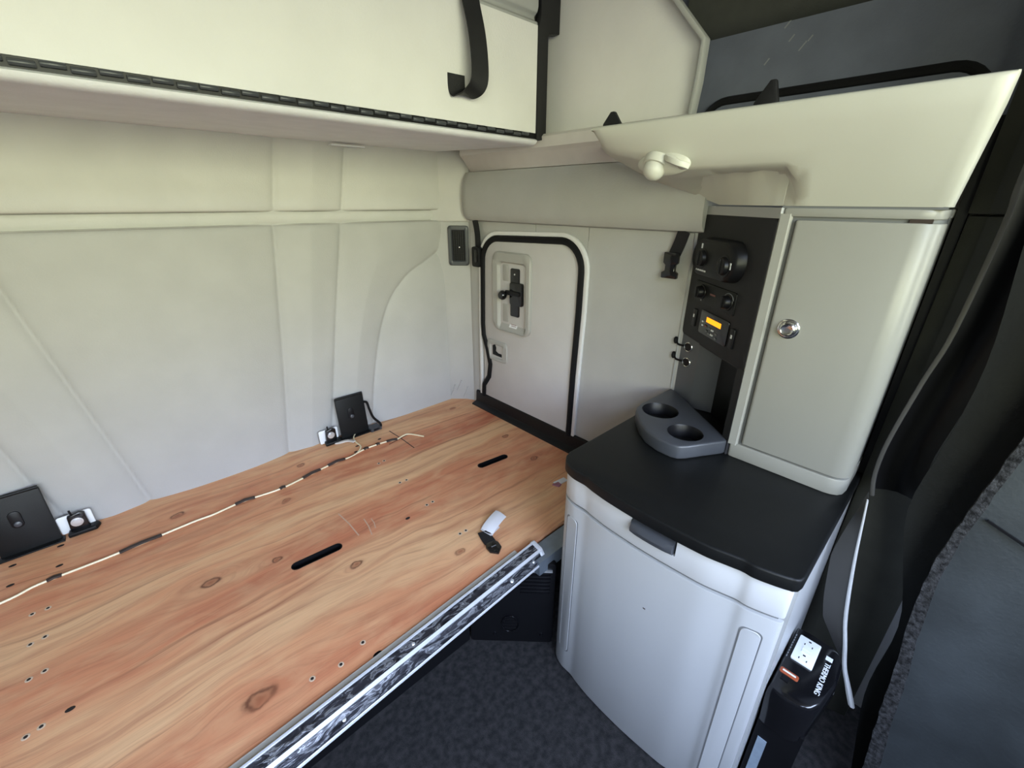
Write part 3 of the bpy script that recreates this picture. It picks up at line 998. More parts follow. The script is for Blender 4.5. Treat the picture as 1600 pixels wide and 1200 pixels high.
# ------------------------------------------------------------------ things lying on the plywood
wt = thing('led_wire', (0.2, 1.49, BED), 'cream wire taped along the plywood near the back wall', 'wire')
WP = [(-0.62, 1.452), (-0.409, 1.459), (-0.342, 1.476), (-0.247, 1.476), (-0.185, 1.476), (0.002, 1.486), (0.062, 1.484), (0.148, 1.493), (0.267, 1.481), (0.387, 1.501),
      (0.481, 1.515), (0.529, 1.513), (0.605, 1.529), (0.69, 1.525), (0.741, 1.511), (0.775, 1.520), (0.804, 1.516), (0.841, 1.454)]
wpath = [(p.x, p.y, BED + 0.0035) for p in smooth_path([(x, y, 0) for x, y in WP], 6)]
bm = bm_new()
sweep(bm, wpath, circ(0.0032, 6))
obj('wire', bm, 'wire', wt)
for x0, x1 in ((-0.325, -0.295), (-0.175, -0.075), (0.125, 0.185), (0.262, 0.282), (0.345, 0.415), (0.445, 0.515), (0.60, 0.622), (0.655, 0.672), (0.70, 0.745)):
    seg = [(p[0], p[1], BED + 0.0052) for p in wpath if x0 - 0.012 <= p[0] <= x1 + 0.012] or wpath[:2]
    ys = np.interp([x0, (x0 + x1) / 2, x1], [p[0] for p in wpath[:-8]], [p[1] for p in wpath[:-8]])
    bm = bm_new()
    sweep(bm, [(x0, ys[0], BED + 0.0045), ((x0 + x1) / 2, ys[1] + 0.002, BED + 0.006), (x1, ys[2], BED + 0.0045)], rprof(0.013, 0.0055))
    bevel(bm, 0.0015)
    obj('tape_patch', bm, 'tape', wt)
bm = bm_new()
sweep(bm, smooth_path([(0.655, 1.700, BED + 0.03), (0.645, 1.690, BED + 0.008), (0.612, 1.650, BED + 0.0035), (0.603, 1.606, BED + 0.0035), (0.602, 1.560, BED + 0.0035), (0.570, 1.524, BED + 0.0035), (0.529, 1.513, BED + 0.0035)], 6), circ(0.0032, 6))
obj('wire_branch', bm, 'wire', wt)
bm = bm_new()
sweep(bm, smooth_path([(0.600, 1.612, BED + 0.006), (0.580, 1.640, BED + 0.006), (0.552, 1.650, BED + 0.004), (0.535, 1.66, BED + 0.003)], 4), rprof(0.016, 0.006))
bevel(bm, 0.002)
obj('connector', bm, 'clear', wt)

# folded paper tag and black strap end by the rail
pt = thing('paper_tag', (0.70, 0.83, BED), 'folded white paper tag lying on the plywood beside the black strap', 'paper')
rows = []
for i in range(7):
    t = i / 6
    a = Vector((0.658, 0.838, 0)).lerp(Vector((0.742, 0.862, 0)), t)
    b = Vector((0.664, 0.792, 0)).lerp(Vector((0.748, 0.818, 0)), t)
    lift = 0.006 + 0.010 * math.sin(t * 2.2) + (0.0 if i else -0.004)
    rows.append([(*(a.lerp(b, k / 4)).xy, BED + lift + 0.003 * math.sin(k)) for k in range(5)])
obj('top_leaf', sheet(rows, 0.0012, (0, 0, 1)), 'paper', pt)
rows = [[(*(Vector((0.653, 0.834)).lerp(Vector((0.659, 0.792)), k / 3)), BED + 0.0008 + 0.006 * (1 - t)) for k in range(4)] for t in (0, 0.3, 1.0)]
rows[1] = [(x + 0.004, y, z) for x, y, z in rows[1]]
rows[2] = [(x + 0.05, y + 0.014, BED + 0.0008) for x, y, z in rows[2]]
obj('under_leaf', sheet(rows, 0.001, (0, 0, 1)), 'paper', pt)
sp = thing('strap_end', (0.64, 0.78, BED), 'short black webbing strap with a pointed plastic tip lying by the front rail', 'strap')
bm = bm_new()
sweep(bm, smooth_path([(0.655, 0.822, BED + 0.006), (0.648, 0.800, BED + 0.004), (0.641, 0.772, BED + 0.005)], 4), rprof(0.036, 0.003))
obj('webbing', bm, 'webbing', sp)
bm = bm_new()
d = Vector((-0.010, -0.05, 0)).normalized()
fr = frame((0.6405, 0.772, BED + 0.004), (-d.y, d.x))
prism(bm, [(-0.014, 0.0), (-0.021, 0.012), (-0.020, 0.034), (0.0, 0.052), (0.020, 0.034), (0.021, 0.012), (0.014, 0.0)], -0.002, 0.006, 'z')
bevel(bm, 0.002)
bm.transform(Matrix.Rotation(0, 4, 'Z'))
if (fr.to_3x3() @ Vector((0, 1, 0))).dot(d) < 0:
    fr = fr @ Matrix.Rotation(math.pi, 4, 'Z')
tip = obj('plastic_tip', bm, 'gloss', sp, fr)
obj('moulded_mark', bbox(-0.008, 0.008, 0.020, 0.023, 0.0058, 0.0066), 'greyprint', tip, fr)
sc = thing('paper_scrap', (1.02, 0.836, BED), 'small white scrap with a mauve corner lying beside the cabinet', 'paper')
bm = bm_new()
prism(bm, [(1.008, 0.848), (1.060, 0.842), (1.058, 0.820), (1.010, 0.824)], BED + 0.0005, BED + 0.003)
obj('scrap', bm, 'paper', sc)
bm = bm_new()
prism(bm, [(0.995, 0.840), (1.022, 0.836), (1.020, 0.818), (1.004, 0.816)], BED + 0.0005, BED + 0.0045)
obj('printed_corner', bm, 'pink', sc)

# black latch plates standing at the back wall with their anchors
def latch_plate(x0, x1, label, strap):
    t = thing('bracket_plate', ((x0 + x1) / 2, 1.676, BED), label, 'bracket', 'black bracket plates at the back wall')
    lean = Matrix.Translation((0, 1.676, BED)) @ Matrix.Rotation(math.radians(-6), 4, 'X') @ Matrix.Translation((0, -1.676, -BED))
    bm = bprism(rrect((x0 + x1) / 2, BED + 0.092, x1 - x0, 0.184, 0.006), 1.670, 1.676, 'y', 0.0015)
    pl = obj('plate', bm, 'charcoal', t, lean)
    bm = bm_new()
    sweep(bm, [(x0 + 0.002, 1.671, BED + 0.182), (x1 - 0.002, 1.671, BED + 0.182)], circ(0.005, 8))
    obj('rolled_edge', bm, 'charcoal', t, lean)
    obj('boss', bprism(rrect((x0 + x1) / 2 - 0.004, BED + 0.105, 0.026, 0.052, 0.012), 1.666, 1.671, 'y', 0.002), 'black', pl, lean)
    bm = bm_new()
    lathe(bm, [(0.009, 0), (0.008, 0.004), (0.003, 0.006)], ((x0 + x1) / 2 - 0.003, 1.666, BED + 0.092), (0, -1, 0), 14)
    obj('rivet', bm, 'graphite', pl, lean)
    bm = bm_new()
    prism(bm, [(x0 - 0.004, 1.651), (x1 + 0.006, 1.651), (x1 + 0.006, 1.681), (x0 - 0.004, 1.681)], BED + 0.0003, BED + 0.005)
    bevel(bm, 0.0015)
    obj('foot', bm, 'charcoal', t)
    if strap:
        bm = bm_new()
        sweep(bm, smooth_path([(x1 - 0.002, 1.680, BED + 0.140), (x1 + 0.010, 1.679, BED + 0.132), (x1 + 0.016, 1.676, BED + 0.10), (x1 + 0.028, 1.673, BED + 0.055), (x1 + 0.052, 1.666, BED + 0.020), (x1 + 0.045, 1.651, BED + 0.009), (x1 + 0.01, 1.644, BED + 0.008)], 5), circ(0.0055, 8), (0, 1, 0))
        obj('loop_cord', bm, 'black', t)
        obj('cord_crimp', bbox(x1 - 0.002, x1 + 0.048, 1.644, 1.69, BED + 0.0005, BED + 0.014, 0.004), 'graphite', t)
    return t


latch_plate(-0.422, -0.296, 'black bracket plate leaning on the back wall at the left edge of the photo', False)
latch_plate(0.571, 0.694, 'black bracket plate with a looped cord standing at the back wall', True)


def anchor(x, label):
    t = thing('seat_belt_anchor', (x, 1.676, BED), label, 'anchor', 'bolted anchors beside the bracket plates')
    obj('backing_plate', bprism(rrect(x - 0.004, BED + 0.034, 0.078, 0.060, 0.006), 1.684, 1.688, 'y', 0.001), 'white', t)
    bm = bm_new()
    prism(bm, [(x - 0.022, BED + 0.010), (x + 0.024, BED + 0.008), (x + 0.022, BED + 0.064), (x + 0.010, BED + 0.070), (x - 0.018, BED + 0.064)], 1.668, 1.684, 'y')
    bevel(bm, 0.003)
    b = obj('clamp', bm, 'gloss', t)
    bm = bm_new()
    prism(bm, [(x - 0.026, 1.688), (x - 0.030, 1.656), (x + 0.036, 1.654), (x + 0.046, 1.676), (x + 0.040, 1.688)], BED + 0.0003, BED + 0.014)
    bevel(bm, 0.004)
    obj('clamp_foot', bm, 'charcoal', t)
    bm = bm_new()
    lathe(bm, [(0.0145, 0), (0.0145, 0.003), (0.011, 0.0035), (0.011, 0.007), (0.003, 0.008)], (x, 1.668, BED + 0.042), (0, -1, 0), 16)
    bo = obj('bolt', bm, 'zinc', t)
    bm = bm_new()
    sweep(bm, [(x - 0.007, 1.676, BED + 0.062), (x - 0.008, 1.676, BED + 0.082)], circ(0.0028, 6), (0, 1, 0))
    obj('pin', bm, 'black', t)


anchor(-0.253, 'black bolted anchor on a white plate beside the left bracket plate')
anchor(0.527, 'black bolted anchor on a white plate just left of the corded bracket plate')

# ================================================================== UPPER BUNK
YU = 1.113
ub = thing('upper_bunk', (0.0, 1.4, 1.50), 'cream vinyl upper bunk folded up above a padded shelf', 'bunk')
bm = bbox(-1.22, 1.146, YU, YU + 0.04, 1.523, 1.803, 0.009, 3)
obj('front_panel', bm, 'cream', ub)
bm = bm_new()
prism(bm, [(YU + 0.004, 1.801), (YU + 0.004, 1.812), (YU + 0.016, 1.818), (YU + 0.018, 1.828), (YU + 0.006, 1.836), (YU + 0.002, 1.848), (YU + 0.002, 1.868), (YU + 0.014, 1.876), (YU + 0.014, 1.888), (YU + 0.004, 1.895), (YU + 0.004, 1.96), (YU + 0.05, 1.96), (YU + 0.05, 1.801)], -1.22, 1.150, 'x')
bevel(bm, 0.003)
obj('ridged_lid', bm, 'plastic', ub)
bm = bm_new()
prism(bm, [(1.728, 1.510), (1.14, 1.489), (1.122, 1.490), (1.112, 1.495), (1.108, 1.502), (1.116, 1.507), (1.728, 1.530)], -1.22, 1.150, 'x')
shelf_b = obj('padded_shelf', bm, 'ledge', ub, sharp=60)
hg = obj('hinge_leaf', bbox(-1.22, 1.146, YU + 0.002, YU + 0.012, 1.506, 1.524), 'black', ub)
bm = bm_new()
lathe(bm, [(0.0042, -0.0155), (0.0050, -0.0145), (0.0050, 0.0145), (0.0042, 0.0155)], (0, 0, 0), (1, 0, 0), 8)
kn0 = obj('hinge_knuckle', bm, 'graphite', hg)
for i in range(36):
    k = kn0 if i == 0 else kn0.copy()
    if i:
        COL.objects.link(k)
        k.parent = hg
    k.matrix_parent_inverse = Matrix()
    k.location = (-0.145 + 0.0355 * i, YU - 0.0005, 1.5155 + (0.0022 if i % 2 else -0.0012))
# end post (dark channel) at the bunk end
bm = bm_new()
prism(bm, [(1.148, 1.505), (1.192, 1.505), (1.190, 1.790), (1.240, 1.798), (1.240, 1.96), (1.158, 1.96), (1.156, 1.83), (1.147, 1.795)], YU - 0.004, YU + 0.02, 'y')
bevel(bm, 0.002)
tag(obj('end_channel', bm, 'webbing'), 'dark vertical channel at the right end of the upper bunk', 'channel')
# pull strap hanging in front of the upper bunk
ps = thing('pull_strap', (0.88, YU - 0.01, 1.60), 'black webbing pull strap looped on the upper bunk front', 'strap')
bm = bm_new()
sp_path = smooth_path([(0.858, 1.104, 1.97), (0.864, 1.098, 1.88), (0.872, 1.090, 1.80), (0.878, 1.072, 1.72), (0.876, 1.060, 1.64), (0.868, 1.062, 1.604), (0.852, 1.082, 1.586), (0.838, 1.104, 1.588), (0.833, 1.109, 1.602), (0.833, 1.110, 1.632)], 6)
secs = []
for i, p in enumerate(sp_path):
    a = sp_path[max(i - 1, 0)]
    b = sp_path[min(i + 1, len(sp_path) - 1)]
    t = (b - a).normalized()
    side = Vector((1.0, -0.12, 0.0))
    side = (side - t * side.dot(t)).normalized()
    nn = t.cross(side).normalized() * 0.0018
    s = side * 0.026
    secs.append([p - s - nn, p + s - nn, p + s + nn, p - s + nn])
loft(bm, secs)
bevel(bm, 0.0008, 1)
obj('webbing', bm, 'webbing', ps)
# thin white slip sticking out under the padded shelf
tag(obj('white_slip', bbox(0.700, 0.822, 1.660, 1.690, 1.4965, 1.5005, 0.001, 1), 'print'), 'thin white slip tucked between the back wall and the padded shelf', 'paper')

# ================================================================== SIDE-WALL FITTINGS
VF = frame((1.2135, 1.6455, 0), (-0.715, 0.70))
vt = thing('air_vent', (1.213, 1.647, 1.05), 'dark rectangular air vent on the slanted corner panel', 'vent')
vf = obj('vent_frame', dish(rrect(0, 1.134, 0.092, 0.172, 0.012), rrect(0, 1.134, 0.060, 0.134, 0.006), -0.004, -0.002, 0.008, 0.002), 'graphite', vt, VF)
obj('vent_cavity', bprism(rrect(0, 1.134, 0.057, 0.131, 0.004), -0.003, 0.001, 'y'), 'black', vt, VF)
for k in range(6):
    x = -0.024 + 0.0096 * k
    obj('slat', bbox(x - 0.0013, x + 0.0013, 0.0008, 0.0060, 1.069, 1.199), 'rubber', vt, VF)
for z in (1.10, 1.134, 1.168):
    obj('cross_slat', bbox(-0.029, 0.029, 0.001, 0.005, z - 0.001, z + 0.001), 'black', vt, VF)
bm = bm_new()
lathe(bm, [(0.002, 0), (0.0042, 0.003), (0.003, 0.006), (0.001, 0.007)], (-0.004, 0.005, 1.128), (0, 1, 0), 10)
obj('slider_knob', bm, 'chrome', vt, VF)


def wall_strap(name_label, top, mid, bot, buckle_len, w, fastener):
    t = thing('buckle_strap', (1.235, bot[0], bot[1]), name_label, 'strap', 'webbing straps with buckles on the side wall')
    bm = bm_new()
    sweep(bm, smooth_path([(1.225, top[0], top[1]), (1.232, mid[0], mid[1]), (1.233, bot[0], bot[1])], 6), rprof(w, 0.003), (-1, 0, 0))
    obj('webbing', bm, 'webbing', t)
    y, z = bot
    bm = bm_new()
    if fastener == 'clip':
        prism(bm, [(y - w * 0.62, z + 0.018), (y + w * 0.62, z + 0.018), (y + w * 0.62, z - 0.012), (y + w * 0.42, z - 0.018), (y + w * 0.42, z - 0.034), (y + w * 0.68, z - 0.040), (y + w * 0.66, z - 0.056), (y - w * 0.66, z - 0.056), (y - w * 0.68, z - 0.040), (y - w * 0.42, z - 0.034), (y - w * 0.42, z - 0.018), (y - w * 0.62, z - 0.012)], 1.222, 1.236, 'x')
        bevel(bm, 0.002)
        obj('clip_buckle', bm, 'gloss', t)
    else:
        prism(bm, rrect(y, z - 0.02, w * 1.5, 0.085, 0.010), 1.214, 1.240, 'x')
        bevel(bm, 0.004)
        b = obj('latch_buckle', bm, 'black', t)
        obj('release_tab', bprism(rrect(y - w * 0.25, z - 0.015, w * 0.5, 0.055, 0.006), 1.209, 1.215, 'x', 0.002), 'gloss', b)
    return t


wall_strap('short black strap with a square latch buckle beside the luggage door arch', (1.537, 1.245), (1.532, 1.19), (1.530, 1.115), 0.05, 0.034, 'latch')
wall_strap('short black strap with a side-release clip hanging next to the control panel', (0.600, 1.246), (0.612, 1.21), (0.627, 1.168), 0.05, 0.036, 'clip')

# ================================================================== CABINET BELOW THE TOWER
FRONT = [(0.060, 0.741), (0.066, 0.735), (0.085, 0.7275), (0.118, 0.7185), (0.138, 0.7185), (0.158, 0.714), (0.195, 0.7055), (0.232, 0.702), (0.30, 0.6985), (0.357, 0.6985), (0.41, 0.701),  # cabinet, worktop, tower and shelf coordinates were scaled together about the camera
         (0.437, 0.7035), (0.470, 0.7085), (0.493, 0.7135), (0.512, 0.714), (0.530, 0.7145), (0.550, 0.720), (0.565, 0.728), (0.574, 0.738), (0.577, 0.748)]
fp_ = [(p.x, p.y) for p in smooth_path([(y, x, 0) for y, x in FRONT], 4)]


def xf(y):
    return float(np.interp(y, [p[0] for p in fp_], [p[1] for p in fp_]))


def front_poly(off, back, y0=0.060, y1=0.577):
    pts = [(xf(y) - off, y) for y, _ in fp_ if y0 <= y <= y1]
    return pts + [(back, y1), (back, y0)]


cb = thing('cabinet', (0.95, 0.32, 0.0), 'light grey floor cabinet with a bowed front and recessed dark handle', 'cabinet')
bm = bm_new()
prism(bm, front_poly(-0.008, 1.245, 0.066, 0.571), 0.0, 0.697)
obj('body', bm, 'groove', cb)
obj('side_panel', bbox(0.745, 1.245, 0.055, 0.068, 0.0, 0.702, 0.003), 'plastic', cb)
obj('side_panel', bbox(0.745, 1.245, 0.569, 0.580, 0.0, 0.699, 0.003), 'plastic', cb)
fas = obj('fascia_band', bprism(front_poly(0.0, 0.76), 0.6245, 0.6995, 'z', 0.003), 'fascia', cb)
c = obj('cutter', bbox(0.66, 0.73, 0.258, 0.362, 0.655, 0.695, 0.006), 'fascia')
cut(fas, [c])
hd = bm_new()
secs = []
for i in range(9):
    t = i / 8
    y = 0.262 + 0.096 * t
    e = 0.75 + 0.25 * math.sin(math.pi * t) ** 0.4
    xc = xf(y)
    secs.append([(xc + 0.014, y, 0.690), (xc + 0.002, y, 0.690), (xc - 0.010 * e, y, 0.685), (xc - 0.016 * e, y, 0.675), (xc - 0.014 * e, y, 0.665), (xc - 0.006 * e, y, 0.659), (xc + 0.014, y, 0.658)])
loft(hd, secs)
obj('handle', hd, 'graphite', cb)
obj('handle_cavity', bbox(0.708, 0.722, 0.259, 0.361, 0.656, 0.694), 'black', cb)
door = obj('cabinet_door', bprism(front_poly(0.0, 0.76), 0.008, 0.6150, 'z', 0.004), 'plastic', cb)


def inset(y0, y1, z0, z1, r):
    pts = rrect((y0 + y1) / 2, (z0 + z1) / 2, y1 - y0, z1 - z0, r, 6)
    # cut long edges so the plate follows the bow
    for nm, g, off0, off1, mm in (('inset_groove', 0.0025, -0.004, 0.0004, 'panel_groove'), ('inset_plate', 0.0, -0.004, 0.0018, 'plastic')):
        cx, cz = (y0 + y1) / 2, (z0 + z1) / 2
        bm = bm_new()
        A = []
        B = []
        for y, z in pts:
            yy = y + (g if y > cx else -g)
            zz = z + (g if z > cz else -g)
            A.append(bm.verts.new((xf(yy) - off1, yy, zz)))
            B.append(bm.verts.new((xf(yy) - off0, yy, zz)))
        n = len(pts)
        bm.faces.new(A)
        bm.faces.new(B[::-1])
        for i in range(n):
            bm.faces.new((A[i], A[(i + 1) % n], B[(i + 1) % n], B[i]))
        bmesh.ops.recalc_face_normals(bm, faces=bm.faces[:])
        if nm == 'inset_plate':
            bevel(bm, 0.0012, 1)
        obj(nm, bm, M['groove'] if nm == 'inset_groove' else 'plastic', door)


inset(0.083, 0.1175, 0.03, 0.572, 0.012)
inset(0.514, 0.550, 0.088, 0.575, 0.012)
obj('scuff', bbox(xf(0.30) - 0.0006, xf(0.30), 0.298, 0.304, 0.470, 0.473), 'tape', door)

# worktop
bm = bm_new()
wp = [(xf(y) - 0.011, y) for y, _ in fp_ if 0.064 <= y <= 0.573]
wp = [(0.80, 0.052), (0.745, 0.052), (0.732, 0.055), (0.725, 0.061)] + wp + [(0.740, 0.583), (0.76, 0.588), (1.247, 0.588), (1.247, 0.052)]
prism(bm, wp, 0.6995, CT)
bevel(bm, 0.009, 3)
tag(obj('worktop', bm, 'charcoal'), 'charcoal plastic worktop on the light grey cabinet', 'worktop')

# ================================================================== TOWER ON THE WORKTOP
tw = thing('storage_tower', (1.15, 0.2, CT), 'tall light grey storage tower with a door standing on the worktop', 'cabinet')


def tower_plan(o):
    return [(1.246, 0.243), (1.096, 0.243), (1.040 + o, 0.306 - o), (1.038 + o, 0.300), (1.038 + o, 0.098), (1.0405 + o, 0.084), (1.048 + o, 0.0725), (1.060 + o, 0.0655 + o * 0.3), (1.080, 0.063 + o * 0.3), (1.246, 0.063 + o * 0.3)]


obj('body', bprism(tower_plan(0.006), CT, 1.311), 'groove', tw)
fr_t = bprism(tower_plan(0.0), 1.2945, 1.311, 'z', 0.003)
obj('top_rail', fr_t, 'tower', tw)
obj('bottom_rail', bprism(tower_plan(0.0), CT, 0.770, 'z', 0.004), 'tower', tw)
bm = bm_new()
prism(bm, [(1.06, 0.288), (1.041, 0.288), (1.0365, 0.292), (1.0365, 0.309), (1.040, 0.312), (1.06, 0.312)], 0.765, 1.300)
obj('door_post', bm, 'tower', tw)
td = bprism([(1.06, 0.280), (1.038, 0.280), (1.034, 0.276), (1.0335, 0.15), (1.034, 0.098), (1.0365, 0.083), (1.0445, 0.0705), (1.058, 0.0625), (1.078, 0.0605), (1.078, 0.12), (1.06, 0.15)], 0.776, 1.289, 'z', 0.004)
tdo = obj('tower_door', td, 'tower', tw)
kb = bm_new()
lathe(kb, [(0.021, 0.0), (0.021, 0.002), (0.019, 0.0035), (0.0165, 0.0035), (0.0155, 0.006), (0.0145, 0.0105), (0.012, 0.0125), (0.010, 0.0115), (0.003, 0.0115)], (1.0338, 0.243, 1.074), (-1, 0, 0), 28)
obj('latch_knob', kb, 'chrome', tdo)
obj('finger_notch', bbox(1.0385, 1.050, 0.078, 0.108, 1.2885, 1.2955, 0.002), 'tape', tdo)

# angled control panel: local x runs along the panel from the tower post to the side wall
PF = frame((1.038, 0.310, 0), (0.63, 0.777))
cp = thing('control_panel', (1.14, 0.44, CT), 'angled dark control panel with dials, heater display and sockets', 'control panel')
bm = bm_new()
prism(bm, rrect(0.167, 1.1225, 0.331, 0.336, 0.014), -0.015, 0.0015, 'y')
bevel(bm, 0.002)
brd = obj('panel_board', bm, 'panel', cp, PF)
obj('side_bead', bbox(0.334, 0.344, -0.02, 0.008, CT + 0.04, 1.311, 0.003), 'plastic', cp, PF)
obj('top_strip', bbox(0.0, 0.345, -0.02, 0.001, 1.2905, 1.311, 0.002), 'plastic', cp, PF)
# big dial pod
pod = bm_new()
loft(pod, [[(x, t, z) for x, z in rrect(0.1835 + o, 1.188, 0.215 - s, 0.098 - s * 0.6, 0.046, 8)] for t, s, o in ((0.0, 0.0, 0.0), (0.020, 0.006, 0.002), (0.028, 0.014, 0.004), (0.031, 0.03, 0.006))])
podo = obj('dial_pod', pod, 'black', brd, PF)


def dial(s, z, r, out, h, mt='black', parent=None):
    bm = bm_new()
    lathe(bm, [(r * 1.25, 0), (r * 1.2, h * 0.12), (r, h * 0.18), (r * 0.92, h * 0.85), (r * 0.8, h), (r * 0.2, h)], (s, out, z), (0, 1, 0), 20)
    box(bm, s - r * 0.12, s + r * 0.12, out + h, out + h + 0.003, z - r * 0.8, z + r * 0.8)
    return obj('dial', bm, mt, parent or brd, PF)


dial(0.228, 1.186, 0.0215, 0.030, 0.012)
dial(0.118, 1.180, 0.0215, 0.030, 0.012)
for s, z, dx, dz in ((0.238, 1.216, 0.0035, 0.006), (0.092, 1.183, 0.003, 0.0075)):
    obj('white_tick', bbox(s - dx, s + dx, 0.0305, 0.0315, z - dz, z + dz), 'print', podo and brd, PF)
for s, wd in ((0.250, 0.004), (0.2395, 0.0085), (0.2285, 0.0085), (0.217, 0.0105), (0.2045, 0.0095)):
    obj('maker_lettering', bbox(s - wd / 2, s + wd / 2, 0.0308, 0.0316, 1.1535, 1.1575), 'print', brd, PF)
# climate strip with two dials
obj('climate_plate', bprism(rrect(0.188, 1.093, 0.205, 0.056, 0.006), 0.0, 0.004, 'y', 0.0015), 'charcoal', brd, PF)
dial(0.250, 1.094, 0.0165, 0.004, 0.016)
dial(0.116, 1.094, 0.0165, 0.004, 0.016)
obj('indicator', bbox(0.178, 0.204, 0.0042, 0.005, 1.094, 1.0985), 'redprint', brd, PF)
obj('indicator', bbox(0.244, 0.250, 0.0042, 0.005, 1.070, 1.076), 'greyprint', brd, PF)
bm = bm_new()
sweep(bm, [(0.116 + 0.024 * math.cos(a), 0.0045, 1.094 + 0.021 * math.sin(a)) for a in [math.radians(40 + 12 * i) for i in range(11)]], circ(0.0012, 6), (0, 1, 0))
obj('dial_scale', bm, 'greyprint', brd, PF)
# heater module
hm = obj('heater_module', bprism(rrect(0.162, 1.018, 0.142, 0.064, 0.006), 0.0, 0.005, 'y', 0.0015), 'gloss', brd, PF)
obj('amber_display', bbox(0.124, 0.197, 0.0048, 0.0058, 1.0235, 1.0365), 'lcd', brd, PF)
for s, z, wd, mt in ((0.216, 1.020, 0.006, 'print'), (0.214, 1.010, 0.006, 'print'), (0.198, 1.012, 0.010, 'redprint'), (0.190, 1.000, 0.008, 'greyprint'), (0.176, 1.010, 0.008, 'greyprint'),
                     (0.160, 1.009, 0.011, 'print'), (0.160, 0.997, 0.012, 'print'), (0.176, 0.996, 0.007, 'greyprint'), (0.140, 1.004, 0.008, 'greyprint'), (0.140, 0.993, 0.007, 'greyprint')):
    obj('button', bbox(s - wd / 2, s + wd / 2, 0.0045, 0.0065, z - 0.002, z + 0.002, 0.0006, 1), mt, brd, PF)
for s, z, mk in ((0.268, 1.018, 'print'), (0.070, 1.014, 'print')):
    sw = obj('rocker_switch', bprism(rrect(s, z, 0.018, 0.050, 0.004), 0.0, 0.006, 'y', 0.002), 'black', brd, PF)
    obj('switch_mark', bbox(s - 0.003, s + 0.003, 0.0058, 0.0066, z + 0.001, z + 0.010), mk, brd, PF)
# niche under the board and socket strip
SA, SB, SC = (0.337, 0.002), (0.270, -0.030), (0.222, -0.084)
bm = bm_new()
prism(bm, [SA, SB, (SB[0] + 0.004, SB[1] - 0.006), (SA[0], SA[1] - 0.007)], CT + 0.001, 0.957)
sstrip = obj('socket_strip', bm, 'socketgrey', cp, PF)
bm = bm_new()
prism(bm, [SB, SC, (SC[0] + 0.008, SC[1]), (SB[0] + 0.006, SB[1] - 0.002)], CT + 0.001, 0.957)
obj('niche_side', bm, 'socketgrey', cp, PF)
obj('niche_back', bbox(0.008, 0.226, -0.088, -0.078, CT + 0.001, 0.960), 'charcoal', cp, PF)
obj('niche_post', bbox(0.0, 0.026, -0.080, 0.0015, CT + 0.001, 0.958, 0.002), 'panel', cp, PF)
obj('niche_top', bbox(0.0, 0.226, -0.088, -0.002, 0.950, 0.960), 'panel', cp, PF)
sdir = Vector((SB[0] - SA[0], SB[1] - SA[1], 0)).normalized()
snor = Vector((sdir.y, -sdir.x, 0))
if snor.y < 0:
    snor = -snor
for z, t in ((0.917, 0.50), (0.869, 0.53)):
    o = Vector((SA[0] + (SB[0] - SA[0]) * t, SA[1] + (SB[1] - SA[1]) * t, z))
    bm = bm_new()
    lathe(bm, [(0.0150, 0), (0.0150, 0.004), (0.0132, 0.0055), (0.0118, 0.0045), (0.0115, 0.001), (0.0105, 0.0008)], o, snor, 22)
    obj('socket_ring', bm, 'chrome', sstrip, PF)
    bm = bm_new()
    lathe(bm, [(0.0116, 0.001), (0.0114, 0.0022), (0.003, 0.0024)], o, snor, 18)
    obj('socket_bore', bm, 'black', sstrip, PF)
    bm = bm_new()
    lathe(bm, [(0.008, 0), (0.011, 0.003), (0.011, 0.008), (0.007, 0.011), (0.002, 0.012)], (0.336, 0.008, z + 0.012), (0.4, 1, 0), 16)
    obj('socket_cap', bm, 'rubber', sstrip, PF)
    bm = bm_new()
    sweep(bm, smooth_path([tuple(o + snor * 0.003 - sdir * 0.013), (0.328, 0.009, z + 0.002), (0.335, 0.010, z + 0.010)], 4), rprof(0.006, 0.002), (0, 1, 0))
    obj('cap_tether', bm, 'rubber', sstrip, PF)

# cup holder tray in front of the niche
tr = thing('cup_holder_tray', (1.02, 0.44, CT), 'graphite plastic tray with two cup wells in front of the control panel', 'cup holder')
tp = [(1.244, 0.575), (1.075, 0.578), (1.045, 0.574), (1.018, 0.562), (0.962, 0.512), (0.935, 0.478), (0.920, 0.435), (0.918, 0.398), (0.924, 0.380), (0.940, 0.367), (0.985, 0.342), (1.026, 0.318), (1.040, 0.312), (1.060, 0.330), (1.234, 0.552)]
bm = bm_new()
prism(bm, tp, CT + 0.0005, 0.769)
bevel(bm, 0.0055, 3)
tray = obj('tray_body', bm, 'graphite', tr)
cs = []
for x, y, r in ((1.070, 0.514, 0.049), (1.000, 0.404, 0.0435)):
    bm = bm_new()
    lathe(bm, [(r * 0.88, 0.735 - 0.769), (r * 0.98, -0.004), (r * 1.05, 0.002), (r * 1.05, 0.02)], (x, y, 0.769), (0, 0, 1), 36)
    cs.append(obj('cutter', bm, 'black'))
cut(tray, cs)
for x, y, r in ((1.070, 0.514, 0.049), (1.000, 0.404, 0.0435)):
    bm = bm_new()
    lathe(bm, [(r * 0.87, 0.0), (r * 0.87, 0.0015), (0.01, 0.0015)], (x, y, 0.7352), (0, 0, 1), 28)
    obj('well_floor', bm, 'charcoal', tr)

# ================================================================== OVERHEAD SHELF (crown of the tower)
oh = thing('overhead_shelf', (1.0, 0.35, 1.311), 'flared overhead shelf above the tower and control panel', 'shelf')


